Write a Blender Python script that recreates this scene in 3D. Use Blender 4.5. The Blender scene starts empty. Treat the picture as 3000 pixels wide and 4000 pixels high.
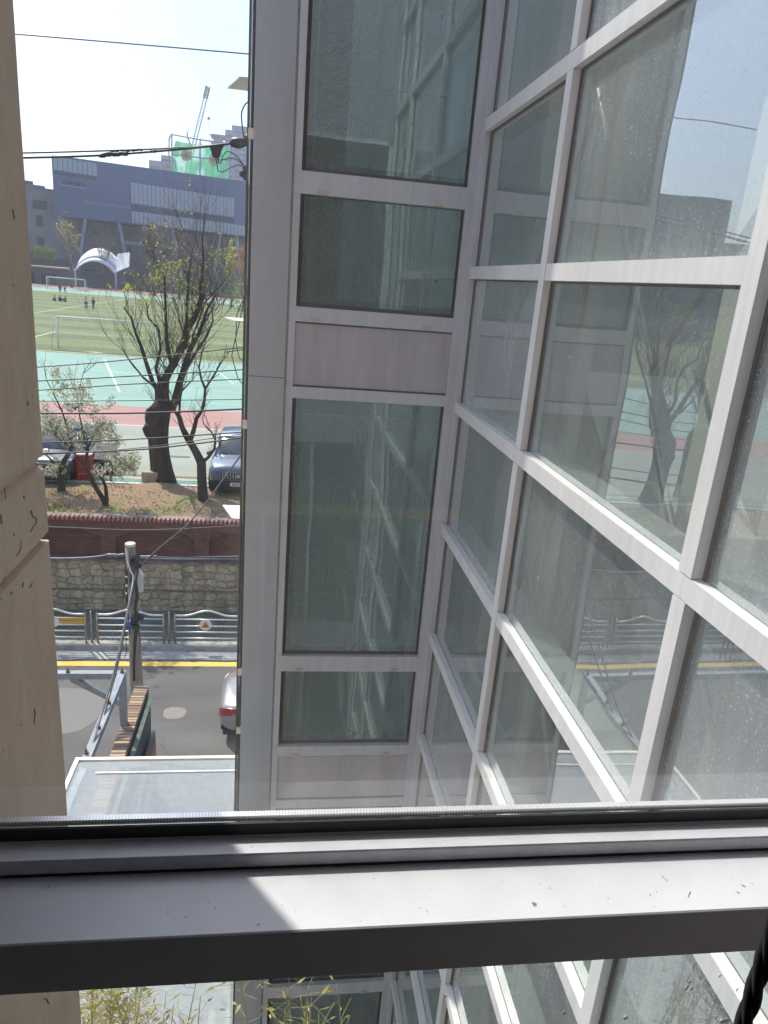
import bpy, math, random
from mathutils import Vector, Matrix, noise
R = math.radians
C = bpy.context.scene.collection
sc = bpy.context.scene
rnd = random.Random(7)
LIFT = 10.0            # everything is laid out round the camera at the origin, then lifted so the street is z=0

# ------------------------------------------------------------------ camera, sky, sun, exposure
PITCH, ROLL, YAW, FPX = R(17.7068), R(4.7899), R(8.8517), 2795.94
fw = Vector((math.sin(YAW)*math.cos(PITCH), math.cos(YAW)*math.cos(PITCH), -math.sin(PITCH)))
rt = Vector((math.cos(YAW), -math.sin(YAW), 0)); up = rt.cross(fw)
r2 = rt*math.cos(ROLL)+up*math.sin(ROLL); u2 = -rt*math.sin(ROLL)+up*math.cos(ROLL)
cam = bpy.data.cameras.new('camera'); co = bpy.data.objects.new('camera', cam); C.objects.link(co)
co.matrix_world = Matrix(((r2.x, u2.x, -fw.x, 0), (r2.y, u2.y, -fw.y, 0), (r2.z, u2.z, -fw.z, LIFT), (0, 0, 0, 1)))
cam.sensor_fit = 'VERTICAL'; cam.sensor_height = 24; cam.lens = 24*FPX/4000
cam.clip_start = .02; cam.clip_end = 5000
sc.camera = co
SUN_EL, SUN_TRAVEL = R(52), R(144.5)       # travel azimuth of the light measured from +Y towards +X
w = bpy.data.worlds.new('World'); sc.world = w; w.use_nodes = True
nt = w.node_tree; bg = nt.nodes['Background']
sky = nt.nodes.new('ShaderNodeTexSky'); sky.sky_type = 'NISHITA'; sky.sun_disc = False
sky.sun_elevation = SUN_EL; sky.sun_rotation = SUN_TRAVEL+math.pi
sky.air_density = 1.0; sky.dust_density = 2.4; sky.ozone_density = 5.0
nt.links.new(sky.outputs[0], bg.inputs[0]); bg.inputs[1].default_value = .12
sl = bpy.data.lights.new('sun', 'SUN'); sl.energy = 2.55; sl.angle = R(.7); sl.color = (1, .92, .80)
so = bpy.data.objects.new('sun', sl); C.objects.link(so)
sdir = Vector((math.sin(SUN_TRAVEL)*math.cos(SUN_EL), math.cos(SUN_TRAVEL)*math.cos(SUN_EL), -math.sin(SUN_EL)))
so.rotation_euler = sdir.to_track_quat('-Z', 'Y').to_euler(); so.location = (-30, 40, 60)
sc.view_settings.view_transform = 'Standard'; sc.view_settings.look = 'None'
sc.view_settings.exposure = 1.28; sc.view_settings.gamma = 1
sc.cycles.transparent_max_bounces = 24; sc.cycles.max_bounces = 10

# ------------------------------------------------------------------ measuring helpers: a sight line cut with a real plane
def ray(px, py): return (r2*(px-1500)-u2*(py-2000)+fw*FPX).normalized()
def atY(px, py, y): d = ray(px, py); return d*(y/d.y)
def atZ(px, py, z): d = ray(px, py); return d*(z/d.z)
def q1(x, y): return (x/1.659, y/1.659)
def q2(x, y): return (x/1.659, 1000+y/1.659)
def q6(x, y): return (540+x/3.606, 300+y/3.606)

# ------------------------------------------------------------------ mesh helpers
class MB:
    def __init__(s): s.v = []; s.f = []; s.sm = []
    def add(s, vs, fs, smooth=False):
        n = len(s.v); s.v += [tuple(v) for v in vs]
        for f in fs: s.f.append(tuple(i+n for i in f)); s.sm.append(smooth)
        return s
    def box(s, x0, x1, y0, y1, z0, z1):
        x0, x1 = min(x0, x1), max(x0, x1); y0, y1 = min(y0, y1), max(y0, y1); z0, z1 = min(z0, z1), max(z0, z1)
        return s.add([(x, y, z) for z in (z0, z1) for x, y in ((x0, y0), (x1, y0), (x1, y1), (x0, y1))],
                     [(3, 2, 1, 0), (4, 5, 6, 7), (0, 1, 5, 4), (1, 2, 6, 5), (2, 3, 7, 6), (3, 0, 4, 7)])
    def quad(s, a, b, c, d): return s.add([a, b, c, d], [(0, 1, 2, 3)])
    def bar(s, a, b, wx, wz, upv=(0, 0, 1)):
        a = Vector(a); b = Vector(b); d = (b-a).normalized(); x = d.cross(Vector(upv))
        if x.length < 1e-4: x = d.cross(Vector((0, 1, 0)))
        x.normalize(); z = x.cross(d)
        vs = [p+x*(i*wx/2)+z*(j*wz/2) for p in (a, b) for i, j in ((-1, -1), (1, -1), (1, 1), (-1, 1))]
        return s.add(vs, [(3, 2, 1, 0), (4, 5, 6, 7), (0, 1, 5, 4), (1, 2, 6, 5), (2, 3, 7, 6), (3, 0, 4, 7)])
    def tube(s, pts, rad, n=8, caps=True):
        pts = [Vector(p) for p in pts]; m = len(pts)
        rad = [rad]*m if not hasattr(rad, '__len__') else rad
        vs = []; px = None
        for i, p in enumerate(pts):
            d = (pts[min(i+1, m-1)]-pts[max(i-1, 0)])
            if d.length < 1e-9: d = Vector((0, 0, 1))
            d.normalize()
            if px is None: px = d.orthogonal().normalized()
            x = (px-d*px.dot(d))
            x = x.normalized() if x.length > 1e-6 else d.orthogonal().normalized()
            px = x; y = d.cross(x)
            for k in range(n):
                t = 2*math.pi*k/n; vs.append(p+(x*math.cos(t)+y*math.sin(t))*rad[i])
        fs = [(i*n+k, i*n+(k+1) % n, (i+1)*n+(k+1) % n, (i+1)*n+k) for i in range(m-1) for k in range(n)]
        s.add(vs, fs, True)
        if caps:
            b = len(s.v)-len(vs)
            s.f.append(tuple(b+k for k in reversed(range(n)))); s.sm.append(False)
            s.f.append(tuple(b+(m-1)*n+k for k in range(n))); s.sm.append(False)
        return s
    def loft(s, rings, smooth=True, cap=True, closed=True):
        n = len(rings[0]); vs = [v for r in rings for v in r]
        fs = [(i*n+k, i*n+(k+1) % n, (i+1)*n+(k+1) % n, (i+1)*n+k) for i in range(len(rings)-1) for k in range(n if closed else n-1)]
        s.add(vs, fs, smooth)
        if cap:
            b = len(s.v)-len(vs)
            s.f.append(tuple(b+k for k in reversed(range(n)))); s.sm.append(False)
            s.f.append(tuple(b+(len(rings)-1)*n+k for k in range(n))); s.sm.append(False)
        return s
    def ball(s, c, r, n=10, m=6, sq=(1, 1, 1)):
        vs = [(c[0], c[1], c[2]-r*sq[2])]
        for i in range(1, m):
            t = math.pi*i/m
            for k in range(n):
                a = 2*math.pi*k/n
                vs.append((c[0]+r*sq[0]*math.sin(t)*math.cos(a), c[1]+r*sq[1]*math.sin(t)*math.sin(a), c[2]-r*sq[2]*math.cos(t)))
        vs.append((c[0], c[1], c[2]+r*sq[2])); L = len(vs)-1
        fs = [(0, 1+(k+1) % n, 1+k) for k in range(n)]
        for i in range(m-2):
            for k in range(n): fs.append((1+i*n+k, 1+i*n+(k+1) % n, 1+(i+1)*n+(k+1) % n, 1+(i+1)*n+k))
        fs += [(L, 1+(m-2)*n+k, 1+(m-2)*n+(k+1) % n) for k in range(n)]
        return s.add(vs, fs, True)

def origin_of(o):
    p = Vector((0, 0, 0))
    while o: p += o.location; o = o.parent
    return p
def obj(name, mb, mat, parent=None, local=False, bevel=0):
    me = bpy.data.meshes.new(name)
    vs = [Vector(v) for v in mb.v]
    if not vs: vs = [Vector((0, 0, 0))]
    o = bpy.data.objects.new(name, me)
    if parent:
        if not local:
            off = origin_of(parent); vs = [v-off for v in vs]
    elif not local:
        x = (min(v.x for v in vs)+max(v.x for v in vs))/2; y = (min(v.y for v in vs)+max(v.y for v in vs))/2; z = min(v.z for v in vs)
        off = Vector((x, y, z)); vs = [v-off for v in vs]; o.location = off
    me.from_pydata([tuple(v) for v in vs], [], mb.f); me.update()
    me.polygons.foreach_set('use_smooth', mb.sm)
    if mat: me.materials.append(mat)
    C.objects.link(o)
    if parent: o.parent = parent
    if bevel:
        m = o.modifiers.new('bevel', 'BEVEL'); m.width = bevel; m.segments = 2; m.limit_method = 'ANGLE'
    return o
def tag(o, label, cat, group=None):
    o['label'] = label; o['category'] = cat
    if group: o['group'] = group
    return o
def thing(name, label, cat, loc=(0, 0, 0), rz=0, group=None):
    o = bpy.data.objects.new(name, None); o.empty_display_size = .2; C.objects.link(o); o.location = loc; o.rotation_euler.z = rz
    return tag(o, label, cat, group)
def struct(name, mb, mat, kind='structure'):
    o = obj(name, mb, mat); o['kind'] = kind; return o
def kids(o): return [c for c in C.objects if c.parent == o]
def copy_tree(o, parent=None):
    c = o.copy(); C.objects.link(c); c.parent = parent
    for ch in kids(o): copy_tree(ch, c)
    return c

# ------------------------------------------------------------------ materials
def mat(name, col, rough=.6, metal=0, var=0, scale=3, bump=0, bscale=40, col2=None, stretch=(1, 1, 1), spec=None, coords='Object', dirt=0, coat=0):
    m = bpy.data.materials.new(name); m.use_nodes = True; n = m.node_tree.nodes; l = m.node_tree.links
    b = n['Principled BSDF']; b.inputs['Base Color'].default_value = (*col, 1); b.inputs['Roughness'].default_value = rough
    b.inputs['Metallic'].default_value = metal; b.inputs['Coat Weight'].default_value = coat
    if spec is not None: b.inputs['Specular IOR Level'].default_value = spec
    tc = n.new('ShaderNodeTexCoord'); mp = n.new('ShaderNodeMapping'); mp.inputs['Scale'].default_value = stretch
    l.new(tc.outputs[coords], mp.inputs[0])
    if var or col2:
        tx = n.new('ShaderNodeTexNoise'); tx.inputs['Scale'].default_value = scale; tx.inputs['Detail'].default_value = 8; tx.inputs['Roughness'].default_value = .65
        l.new(mp.outputs[0], tx.inputs['Vector'])
        cr = n.new('ShaderNodeValToRGB'); cr.color_ramp.elements[0].position = .35; cr.color_ramp.elements[1].position = .65
        a = col2 if col2 else tuple(max(0, c*(1-var)) for c in col); bb = col if col2 else tuple(min(1, c*(1+var)) for c in col)
        cr.color_ramp.elements[0].color = (*a, 1); cr.color_ramp.elements[1].color = (*bb, 1)
        l.new(tx.outputs[0], cr.inputs[0]); l.new(cr.outputs[0], b.inputs['Base Color'])
    if bump:
        t2 = n.new('ShaderNodeTexNoise'); t2.inputs['Scale'].default_value = bscale; t2.inputs['Detail'].default_value = 6
        l.new(tc.outputs[coords], t2.inputs['Vector'])
        bp = n.new('ShaderNodeBump'); bp.inputs['Strength'].default_value = bump; bp.inputs['Distance'].default_value = .02
        l.new(t2.outputs[0], bp.inputs['Height']); l.new(bp.outputs[0], b.inputs['Normal'])
    return m
def nodes(m): return m.node_tree.nodes, m.node_tree.links, m.node_tree.nodes['Principled BSDF']
def ramp(n, l, src, stops, interp='LINEAR'):
    cr = n.new('ShaderNodeValToRGB'); cr.color_ramp.interpolation = interp; e = cr.color_ramp.elements
    while len(e) > 1: e.remove(e[-1])
    e[0].position = stops[0][0]; e[0].color = stops[0][1] if len(stops[0][1]) == 4 else (*stops[0][1], 1)
    for p, c in stops[1:]:
        x = e.new(p); x.color = c if len(c) == 4 else (*c, 1)
    l.new(src, cr.inputs[0]); return cr.outputs[0]
def mixc(n, l, fac, a, b, blend='MIX'):
    mx = n.new('ShaderNodeMix'); mx.data_type = 'RGBA'; mx.blend_type = blend
    for i, v in ((0, fac), (6, a), (7, b)):
        if isinstance(v, (int, float)): mx.inputs[i].default_value = v
        elif isinstance(v, tuple): mx.inputs[i].default_value = (*v, 1)
        else: l.new(v, mx.inputs[i])
    return mx.outputs[2]
def mth(n, l, op, a, b=None, c=None, clamp=False):
    m = n.new('ShaderNodeMath'); m.operation = op; m.use_clamp = clamp
    for i, v in enumerate((a, b, c)):
        if v is None: continue
        if isinstance(v, (int, float)): m.inputs[i].default_value = v
        else: l.new(v, m.inputs[i])
    return m.outputs[0]
def noise_out(n, l, vec, scale, detail=6, rough=.6, stretch=None):
    if stretch:
        mp = n.new('ShaderNodeMapping'); mp.inputs['Scale'].default_value = stretch; l.new(vec, mp.inputs[0]); vec = mp.outputs[0]
    t = n.new('ShaderNodeTexNoise'); t.inputs['Scale'].default_value = scale; t.inputs['Detail'].default_value = detail; t.inputs['Roughness'].default_value = rough
    l.new(vec, t.inputs['Vector']); return t.outputs[0]

def glass(name, tint, f0, power, dust=.05, spots=.3, dustcol=(.6, .64, .66), film=0., streak=.45):
    """thin pane: clear body + mirror reflection by angle + real dust film and dust specks"""
    m = bpy.data.materials.new(name); m.use_nodes = True; n = m.node_tree.nodes; l = m.node_tree.links
    n.remove(n['Principled BSDF']); out = n['Material Output']
    tr = n.new('ShaderNodeBsdfTransparent'); tr.inputs[0].default_value = (*tint, 1)
    gl = n.new('ShaderNodeBsdfGlossy'); gl.inputs['Roughness'].default_value = 0.0; gl.inputs[0].default_value = (.93, .97, 1, 1)
    gw = n.new('ShaderNodeNewGeometry'); nw = n.new('ShaderNodeTexNoise'); nw.inputs['Scale'].default_value = 1.7; nw.inputs['Detail'].default_value = 1
    l.new(gw.outputs['Position'], nw.inputs['Vector']); sb = n.new('ShaderNodeVectorMath'); sb.operation = 'SUBTRACT'; sb.inputs[1].default_value = (.5, .5, .5); l.new(nw.outputs['Color'], sb.inputs[0])
    ma = n.new('ShaderNodeVectorMath'); ma.operation = 'MULTIPLY_ADD'; l.new(sb.outputs[0], ma.inputs[0]); k_w = .011 if streak == .5 else .003; ma.inputs[1].default_value = (k_w,)*3; l.new(gw.outputs['Normal'], ma.inputs[2])
    nz_ = n.new('ShaderNodeVectorMath'); nz_.operation = 'NORMALIZE'; l.new(ma.outputs[0], nz_.inputs[0]); l.new(nz_.outputs[0], gl.inputs['Normal'])
    lw = n.new('ShaderNodeLayerWeight'); lw.inputs[0].default_value = .5
    p = mth(n, l, 'POWER', lw.outputs['Facing'], power); f = mth(n, l, 'MULTIPLY_ADD', p, 1-f0, f0, True)
    mx = n.new('ShaderNodeMixShader'); l.new(f, mx.inputs[0]); l.new(tr.outputs[0], mx.inputs[1]); l.new(gl.outputs[0], mx.inputs[2])
    df = n.new('ShaderNodeBsdfDiffuse'); df.inputs[0].default_value = (*dustcol, 1)
    tl = n.new('ShaderNodeBsdfTranslucent'); tl.inputs[0].default_value = (*dustcol, 1)
    dd = n.new('ShaderNodeMixShader'); dd.inputs[0].default_value = .4; l.new(df.outputs[0], dd.inputs[1]); l.new(tl.outputs[0], dd.inputs[2])
    g = n.new('ShaderNodeNewGeometry'); pos = g.outputs['Position']
    a = noise_out(n, l, pos, 95, 2.5, .7)
    sp = ramp(n, l, a, [(.60, (0, 0, 0)), (.68, (1, 1, 1))])
    a2 = noise_out(n, l, pos, 26, 2, .5); sp2 = ramp(n, l, a2, [(.74, (0, 0, 0)), (.77, (1, 1, 1))])
    st = noise_out(n, l, pos, 5, 5, .6, (3, 3, .25))
    s = mth(n, l, 'MULTIPLY', sp, spots); s = mth(n, l, 'MULTIPLY_ADD', sp2, spots*1.6, s)
    base = mth(n, l, 'MULTIPLY_ADD', st, dust*2*streak, dust*(1-streak)); s = mth(n, l, 'ADD', s, base, None, True)
    if streak == .51:
        tc = n.new('ShaderNodeTexCoord'); sz = n.new('ShaderNodeSeparateXYZ'); l.new(tc.outputs['Generated'], sz.inputs[0])
        foot = ramp(n, l, sz.outputs[2], [(0, (.24,)*3), (.025, (.16,)*3), (.065, (0,)*3)])  # bottom dust, also standing in for the sunlit sill's veil mirrored in the pane
        s = mth(n, l, 'MULTIPLY_ADD', foot, mth(n, l, 'MULTIPLY', st, 1.6), s, True)
    if streak == .5:
        tc = n.new('ShaderNodeTexCoord'); sz = n.new('ShaderNodeSeparateXYZ'); l.new(tc.outputs['Generated'], sz.inputs[0])
        foot = ramp(n, l, sz.outputs[2], [(0, (.16,)*3), (.05, (.09,)*3), (.22, (0,)*3)])
        oi = n.new('ShaderNodeObjectInfo'); big = noise_out(n, l, pos, .9, 3, .5)
        k_ = mth(n, l, 'MULTIPLY_ADD', oi.outputs['Random'], .9, .35); k_ = mth(n, l, 'MULTIPLY', k_, mth(n, l, 'MULTIPLY', big, 2.0)); s = mth(n, l, 'MULTIPLY', s, k_)
        s = mth(n, l, 'MULTIPLY_ADD', foot, mth(n, l, 'MULTIPLY', st, 1.6), s, True)
    m2 = n.new('ShaderNodeMixShader'); l.new(s, m2.inputs[0]); l.new(mx.outputs[0], m2.inputs[1]); l.new(dd.outputs[0], m2.inputs[2])
    l.new(m2.outputs[0], out.inputs[0]); return m

def streaky(name, col, rough=.38, metal=.25, amt=.16, sx=9):
    """painted aluminium with vertical run-off streaks, grime and a fine grain"""
    m = mat(name, col, rough, metal); n, l, b = nodes(m)
    g = n.new('ShaderNodeNewGeometry'); pos = g.outputs['Position']
    s = noise_out(n, l, pos, 1, 6, .6, (sx*3, sx*3, 1.1)); k = ramp(n, l, s, [(.35, (1-amt,)*3), (.6, (1, 1, 1))])
    f = noise_out(n, l, pos, 2.2, 5, .6); k2 = ramp(n, l, f, [(.3, (1-amt*.7,)*3), (.7, (1, 1, 1))])
    c = mixc(n, l, 1, col, k, 'MULTIPLY'); c = mixc(n, l, 1, c, k2, 'MULTIPLY')
    l.new(c, b.inputs['Base Color'])
    r = ramp(n, l, f, [(.3, (rough*.8,)*3), (.7, (min(1, rough*1.35),)*3)]); l.new(r, b.inputs['Roughness'])
    return m

ALU = streaky('painted_aluminium', (.46, .49, .55), .4, .2, .12, 5)
ALUW = streaky('white_aluminium', (.63, .625, .62), .42, .08, .12, 6)
COLM = streaky('cladding_aluminium', (.38, .425, .47), .42, .3, .07, 1.5)
SPAN = streaky('spandrel_metal', (.37, .36, .42), .45, .2, .14, 4)
GASK = mat('gasket_rubber', (.018, .019, .022), .55, 0, .3, 30)
GASK2 = mat('edge_seal', (.10, .11, .105), .5, .3, .5, 160, .3, 200)
TEAL = mat('tinted_inner_frame', (.10, .21, .24), .4, .3, .15, 5)
FGLASS = glass('facade_glass', (.54, .62, .58), .24, 3.4, .22, .42, (.62, .66, .66), 0, .5)
FRGLASS = glass('front_facade_glass', (.58, .68, .66), .33, 4, .22, .6, (.58, .68, .66), 0, .5)
OWNGLASS = glass('own_window_glass', (.92, .95, .94), .10, 4.2, .06, .03, (.80, .79, .78), 0, .51)
LOWGLASS = glass('lower_window_glass', (.86, .91, .89), .07, 4.2, .02, .03, (.8, .8, .78))
CANGLASS = glass('dusty_canopy_glass', (.74, .80, .82), .12, 4.5, .48, .05, (.66, .72, .74), 0, .3)
CREAM = mat('cream_metal', (.70, .66, .56), .5, .1, .08, 6)
DARKM = mat('dark_gap', (.02, .02, .02), .8)

def asphalt():
    m = mat('asphalt', (.17, .165, .16), .9, 0, 0, 1, .5, 90); n, l, b = nodes(m)
    g = n.new('ShaderNodeNewGeometry'); pos = g.outputs['Position']
    a = ramp(n, l, noise_out(n, l, pos, 55, 4, .8), [(.3, (.075, .072, .07)), (.5, (.135, .13, .125)), (.75, (.25, .24, .23))])
    big = ramp(n, l, noise_out(n, l, pos, .45, 5, .6, (.5, 2.5, 1)), [(.3, (.78,)*3), (.7, (1.12,)*3)])
    c = mixc(n, l, 1, a, big, 'MULTIPLY')
    v = n.new('ShaderNodeTexVoronoi'); v.feature = 'DISTANCE_TO_EDGE'; v.inputs['Scale'].default_value = .35
    mp = n.new('ShaderNodeMapping'); l.new(pos, mp.inputs[0]); 
    nz = n.new('ShaderNodeTexNoise'); nz.inputs['Scale'].default_value = 1.3; nz.inputs['Detail'].default_value = 7; l.new(pos, nz.inputs[0])
    add = n.new('ShaderNodeVectorMath'); add.operation = 'MULTIPLY_ADD'; l.new(nz.outputs[1], add.inputs[0]); add.inputs[1].default_value = (1.5, 1.5, 0); l.new(pos, add.inputs[2])
    l.new(add.outputs[0], v.inputs['Vector'])
    ck = ramp(n, l, v.outputs[0], [(.0, (.55,)*3), (.006, (1,)*3)]); c = mixc(n, l, .7, c, ck, 'MULTIPLY')
    l.new(c, b.inputs['Base Color']); return m
ASPH = asphalt()
CONC = mat('kerb_concrete', (.36, .35, .33), .9, 0, .3, 4, .4, 60)
GUTT = mat('gutter_concrete', (.42, .41, .39), .9, 0, .22, 3, .3, 60)
YEL = mat('yellow_paint', (.72, .50, .10), .7, 0, .14, 14)
WHT = mat('white_paint', (.75, .75, .72), .7, 0, .12, 9)
GALV = mat('galvanised_steel', (.62, .62, .60), .32, .65, .12, 12)
STAIN = mat('stainless_rail', (.76, .71, .62), .35, .25, .12, 15)
BRNZ = mat('tarnished_post', (.40, .33, .25), .4, .6, .4, 14)

def mk_tan():
    m = mat('tan_stucco', (.37, .31, .255), .92, 0, 0); n, l, b = nodes(m)
    g = n.new('ShaderNodeNewGeometry'); pos = g.outputs['Position']
    a = ramp(n, l, noise_out(n, l, pos, 260, 4, .8), [(.3, (.84,)*3), (.7, (1.08,)*3)])
    c = ramp(n, l, noise_out(n, l, pos, 5, 6, .65, (1, 1, .6)), [(.3, (.49, .36, .27)), (.55, (.58, .44, .34)), (.8, (.62, .495, .395))])
    c = mixc(n, l, 1, c, a, 'MULTIPLY')
    st = ramp(n, l, noise_out(n, l, pos, 2, 6, .65, (14, 14, 1.2)), [(.34, (.72,)*3), (.5, (1,)*3)]); c = mixc(n, l, .3, c, st, 'MULTIPLY')
    pt = ramp(n, l, noise_out(n, l, pos, 34, 3, .6, (1, 1, .45)), [(.74, (1,)*3), (.77, (.4,)*3)]); c = mixc(n, l, 1, c, pt, 'MULTIPLY')
    l.new(c, b.inputs['Base Color'])
    bp = n.new('ShaderNodeBump'); bp.inputs['Strength'].default_value = .5; bp.inputs['Distance'].default_value = .003
    bp.inputs['Distance'].default_value = .004; l.new(noise_out(n, l, pos, 120, 8, .75), bp.inputs['Height']); l.new(bp.outputs[0], b.inputs['Normal']); return m
TAN = mk_tan()

def brickmat(name, c1, c2, mortar, bw, bh, ms=.012):
    m = mat(name, c1, .9); n, l, b = nodes(m); g = n.new('ShaderNodeNewGeometry')
    sx = n.new('ShaderNodeSeparateXYZ'); l.new(g.outputs['Position'], sx.inputs[0])
    cb = n.new('ShaderNodeCombineXYZ'); l.new(mth(n, l, 'ADD', sx.outputs[0], sx.outputs[1]), cb.inputs[0]); l.new(sx.outputs[2], cb.inputs[1])
    t = n.new('ShaderNodeTexBrick'); l.new(cb.outputs[0], t.inputs[0]); t.inputs['Color1'].default_value = (*c1, 1); t.inputs['Color2'].default_value = (*c2, 1)
    t.inputs['Mortar'].default_value = (*mortar, 1); t.inputs['Scale'].default_value = 1; t.inputs['Brick Width'].default_value = bw; t.inputs['Row Height'].default_value = bh
    t.inputs['Mortar Size'].default_value = ms; t.inputs['Bias'].default_value = 0
    k = ramp(n, l, noise_out(n, l, g.outputs['Position'], 2, 6, .7), [(.3, (.7,)*3), (.7, (1.25,)*3)])
    c = mixc(n, l, 1, t.outputs[0], k, 'MULTIPLY'); l.new(c, b.inputs['Base Color'])
    bp = n.new('ShaderNodeBump'); bp.inputs['Strength'].default_value = .6; bp.inputs['Distance'].default_value = .01; bp.invert = True
    l.new(t.outputs[1], bp.inputs['Height']); l.new(bp.outputs[0], b.inputs['Normal']); return m
BRICK2 = brickmat('pilaster_brick', (.235, .078, .054), (.165, .058, .042), (.12, .09, .075), .21, .067)
BRICK = brickmat('red_brick', (.20, .062, .042), (.13, .045, .034), (.10, .075, .065), .21, .067)

def stonemat():
    m = mat('rubble_stone', (.3, .28, .25), .9); n, l, b = nodes(m); g = n.new('ShaderNodeNewGeometry')
    nz = n.new('ShaderNodeTexNoise'); nz.inputs['Scale'].default_value = 2.2; nz.inputs['Detail'].default_value = 4; l.new(g.outputs['Position'], nz.inputs[0])
    add = n.new('ShaderNodeVectorMath'); add.operation = 'MULTIPLY_ADD'; l.new(nz.outputs[1], add.inputs[0]); add.inputs[1].default_value = (.16, 0, .16); l.new(g.outputs['Position'], add.inputs[2])
    mp = n.new('ShaderNodeMapping'); mp.inputs['Scale'].default_value = (.8, .02, 1.15); l.new(add.outputs[0], mp.inputs[0])
    outs = []
    for f in ('DISTANCE_TO_EDGE', 'F1'):
        v = n.new('ShaderNodeTexVoronoi'); v.feature = f; v.distance = 'CHEBYCHEV' if f == 'F1' else 'EUCLIDEAN'; v.inputs['Scale'].default_value = 3.9; v.inputs['Randomness'].default_value = .45
        l.new(mp.outputs[0], v.inputs['Vector']); outs.append(v)
    v2 = n.new('ShaderNodeTexVoronoi'); v2.inputs['Scale'].default_value = 3.9; v2.inputs['Randomness'].default_value = .45; l.new(mp.outputs[0], v2.inputs['Vector'])
    sep = n.new('ShaderNodeSeparateColor'); l.new(v2.outputs['Color'], sep.inputs[0])
    c = ramp(n, l, sep.outputs[0], [(0, (.48, .385, .26)), (.5, (.57, .465, .32)), (1, (.64, .54, .39))])
    gr = ramp(n, l, noise_out(n, l, g.outputs['Position'], 9, 8, .75), [(.3, (.62,)*3), (.65, (1.1,)*3)]); c = mixc(n, l, 1, c, gr, 'MULTIPLY')
    st = ramp(n, l, noise_out(n, l, g.outputs['Position'], 1.2, 6, .7, (2, 1, .7)), [(.35, (.62,)*3), (.6, (1.05,)*3)]); c = mixc(n, l, 1, c, st, 'MULTIPLY')
    j = ramp(n, l, outs[0].outputs[0], [(.006, (.55,)*3), (.024, (1,)*3)]); c = mixc(n, l, .9, c, j, 'MULTIPLY')
    l.new(c, b.inputs['Base Color'])
    h = ramp(n, l, outs[0].outputs[0], [(0, (0,)*3), (.12, (1,)*3)])
    bp = n.new('ShaderNodeBump'); bp.inputs['Strength'].default_value = .8; bp.inputs['Distance'].default_value = .05; l.new(h, bp.inputs['Height']); l.new(bp.outputs[0], b.inputs['Normal']); return m
STONE = stonemat()

def turf():
    m = mat('playing_turf', (.1, .16, .04), .95); n, l, b = nodes(m); g = n.new('ShaderNodeNewGeometry')
    s = n.new('ShaderNodeSeparateXYZ'); l.new(g.outputs['Position'], s.inputs[0])
    wob = mth(n, l, 'MULTIPLY_ADD', noise_out(n, l, g.outputs['Position'], .05, 2), 3, s.outputs[1])
    y = mth(n, l, 'DIVIDE', wob, 9.4); fr = mth(n, l, 'FRACT', y)
    band = ramp(n, l, fr, [(0, (.17, .20, .08)), (.47, (.17, .20, .08)), (.5, (.12, .155, .055)), (.97, (.12, .155, .055)), (1, (.16, .19, .07))])
    y2 = mth(n, l, 'FRACT', mth(n, l, 'DIVIDE', wob, 4.7))
    line = ramp(n, l, y2, [(0, (0,)*3), (.93, (0,)*3), (.965, (.8,)*3), (.99, (0,)*3)])
    c = mixc(n, l, line, band, (.34, .38, .24))
    k = ramp(n, l, noise_out(n, l, g.outputs['Position'], .6, 8, .75, (.3, 1, 1)), [(.3, (.84,)*3), (.7, (1.14,)*3)])
    c = mixc(n, l, 1, c, k, 'MULTIPLY'); l.new(c, b.inputs['Base Color']); return m
TURF = turf()
CYAN = mat('cyan_court_surface', (.215, .36, .295), .8, 0, .07, .25)
REDT = mat('red_track_surface', (.38, .205, .18), .85, 0, .08, .8, stretch=(.2, 1, 1))
APRON = mat('pale_green_paving', (.31, .335, .275), .9, 0, .10, .5, stretch=(.3, 1, 1))
FARG = mat('ground_earth', (.28, .27, .24), .95, 0, .2, .05)
def soil():
    m = mat('leaf_litter_soil', (.3, .2, .12), 1); n, l, b = nodes(m); g = n.new('ShaderNodeNewGeometry'); pos = g.outputs['Position']
    c = ramp(n, l, noise_out(n, l, pos, 22, 8, .85), [(.3, (.13, .085, .05)), (.48, (.30, .195, .12)), (.6, (.42, .29, .19)), (.72, (.6, .47, .36))])
    gm = ramp(n, l, noise_out(n, l, pos, .9, 6, .75), [(.5, (0,)*3), (.62, (.75,)*3)])
    gc = ramp(n, l, noise_out(n, l, pos, 30, 5, .8), [(.35, (.08, .13, .03)), (.65, (.26, .34, .09))])
    c = mixc(n, l, gm, c, gc); l.new(c, b.inputs['Base Color'])
    bp = n.new('ShaderNodeBump'); bp.inputs['Strength'].default_value = .9; bp.inputs['Distance'].default_value = .04
    l.new(noise_out(n, l, pos, 28, 6, .8), bp.inputs['Height']); l.new(bp.outputs[0], b.inputs['Normal']); return m
SOIL = soil()
GREENP = brickmat('green_paving_blocks', (.085, .12, .105), (.11, .14, .12), (.30, .31, .29), .2, .1, .008)
n_, l_, b_ = nodes(GREENP)
for nd in n_:
    if nd.bl_idname == 'ShaderNodeCombineXYZ':
        sx_ = [q for q in n_ if q.bl_idname == 'ShaderNodeSeparateXYZ'][0]
        l_.new(sx_.outputs[0], nd.inputs[0]); l_.new(sx_.outputs[1], nd.inputs[1])
BARK = mat('dark_bark', (.062, .046, .035), .95, 0, .45, 6, .9, 14, stretch=(1, 1, .3))
BARK2 = mat('grey_bark', (.16, .13, .105), .95, 0, .4, 5, .6, 14)
CUTW = mat('cut_wood', (.34, .26, .17), .9, 0, .2, 9)
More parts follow.
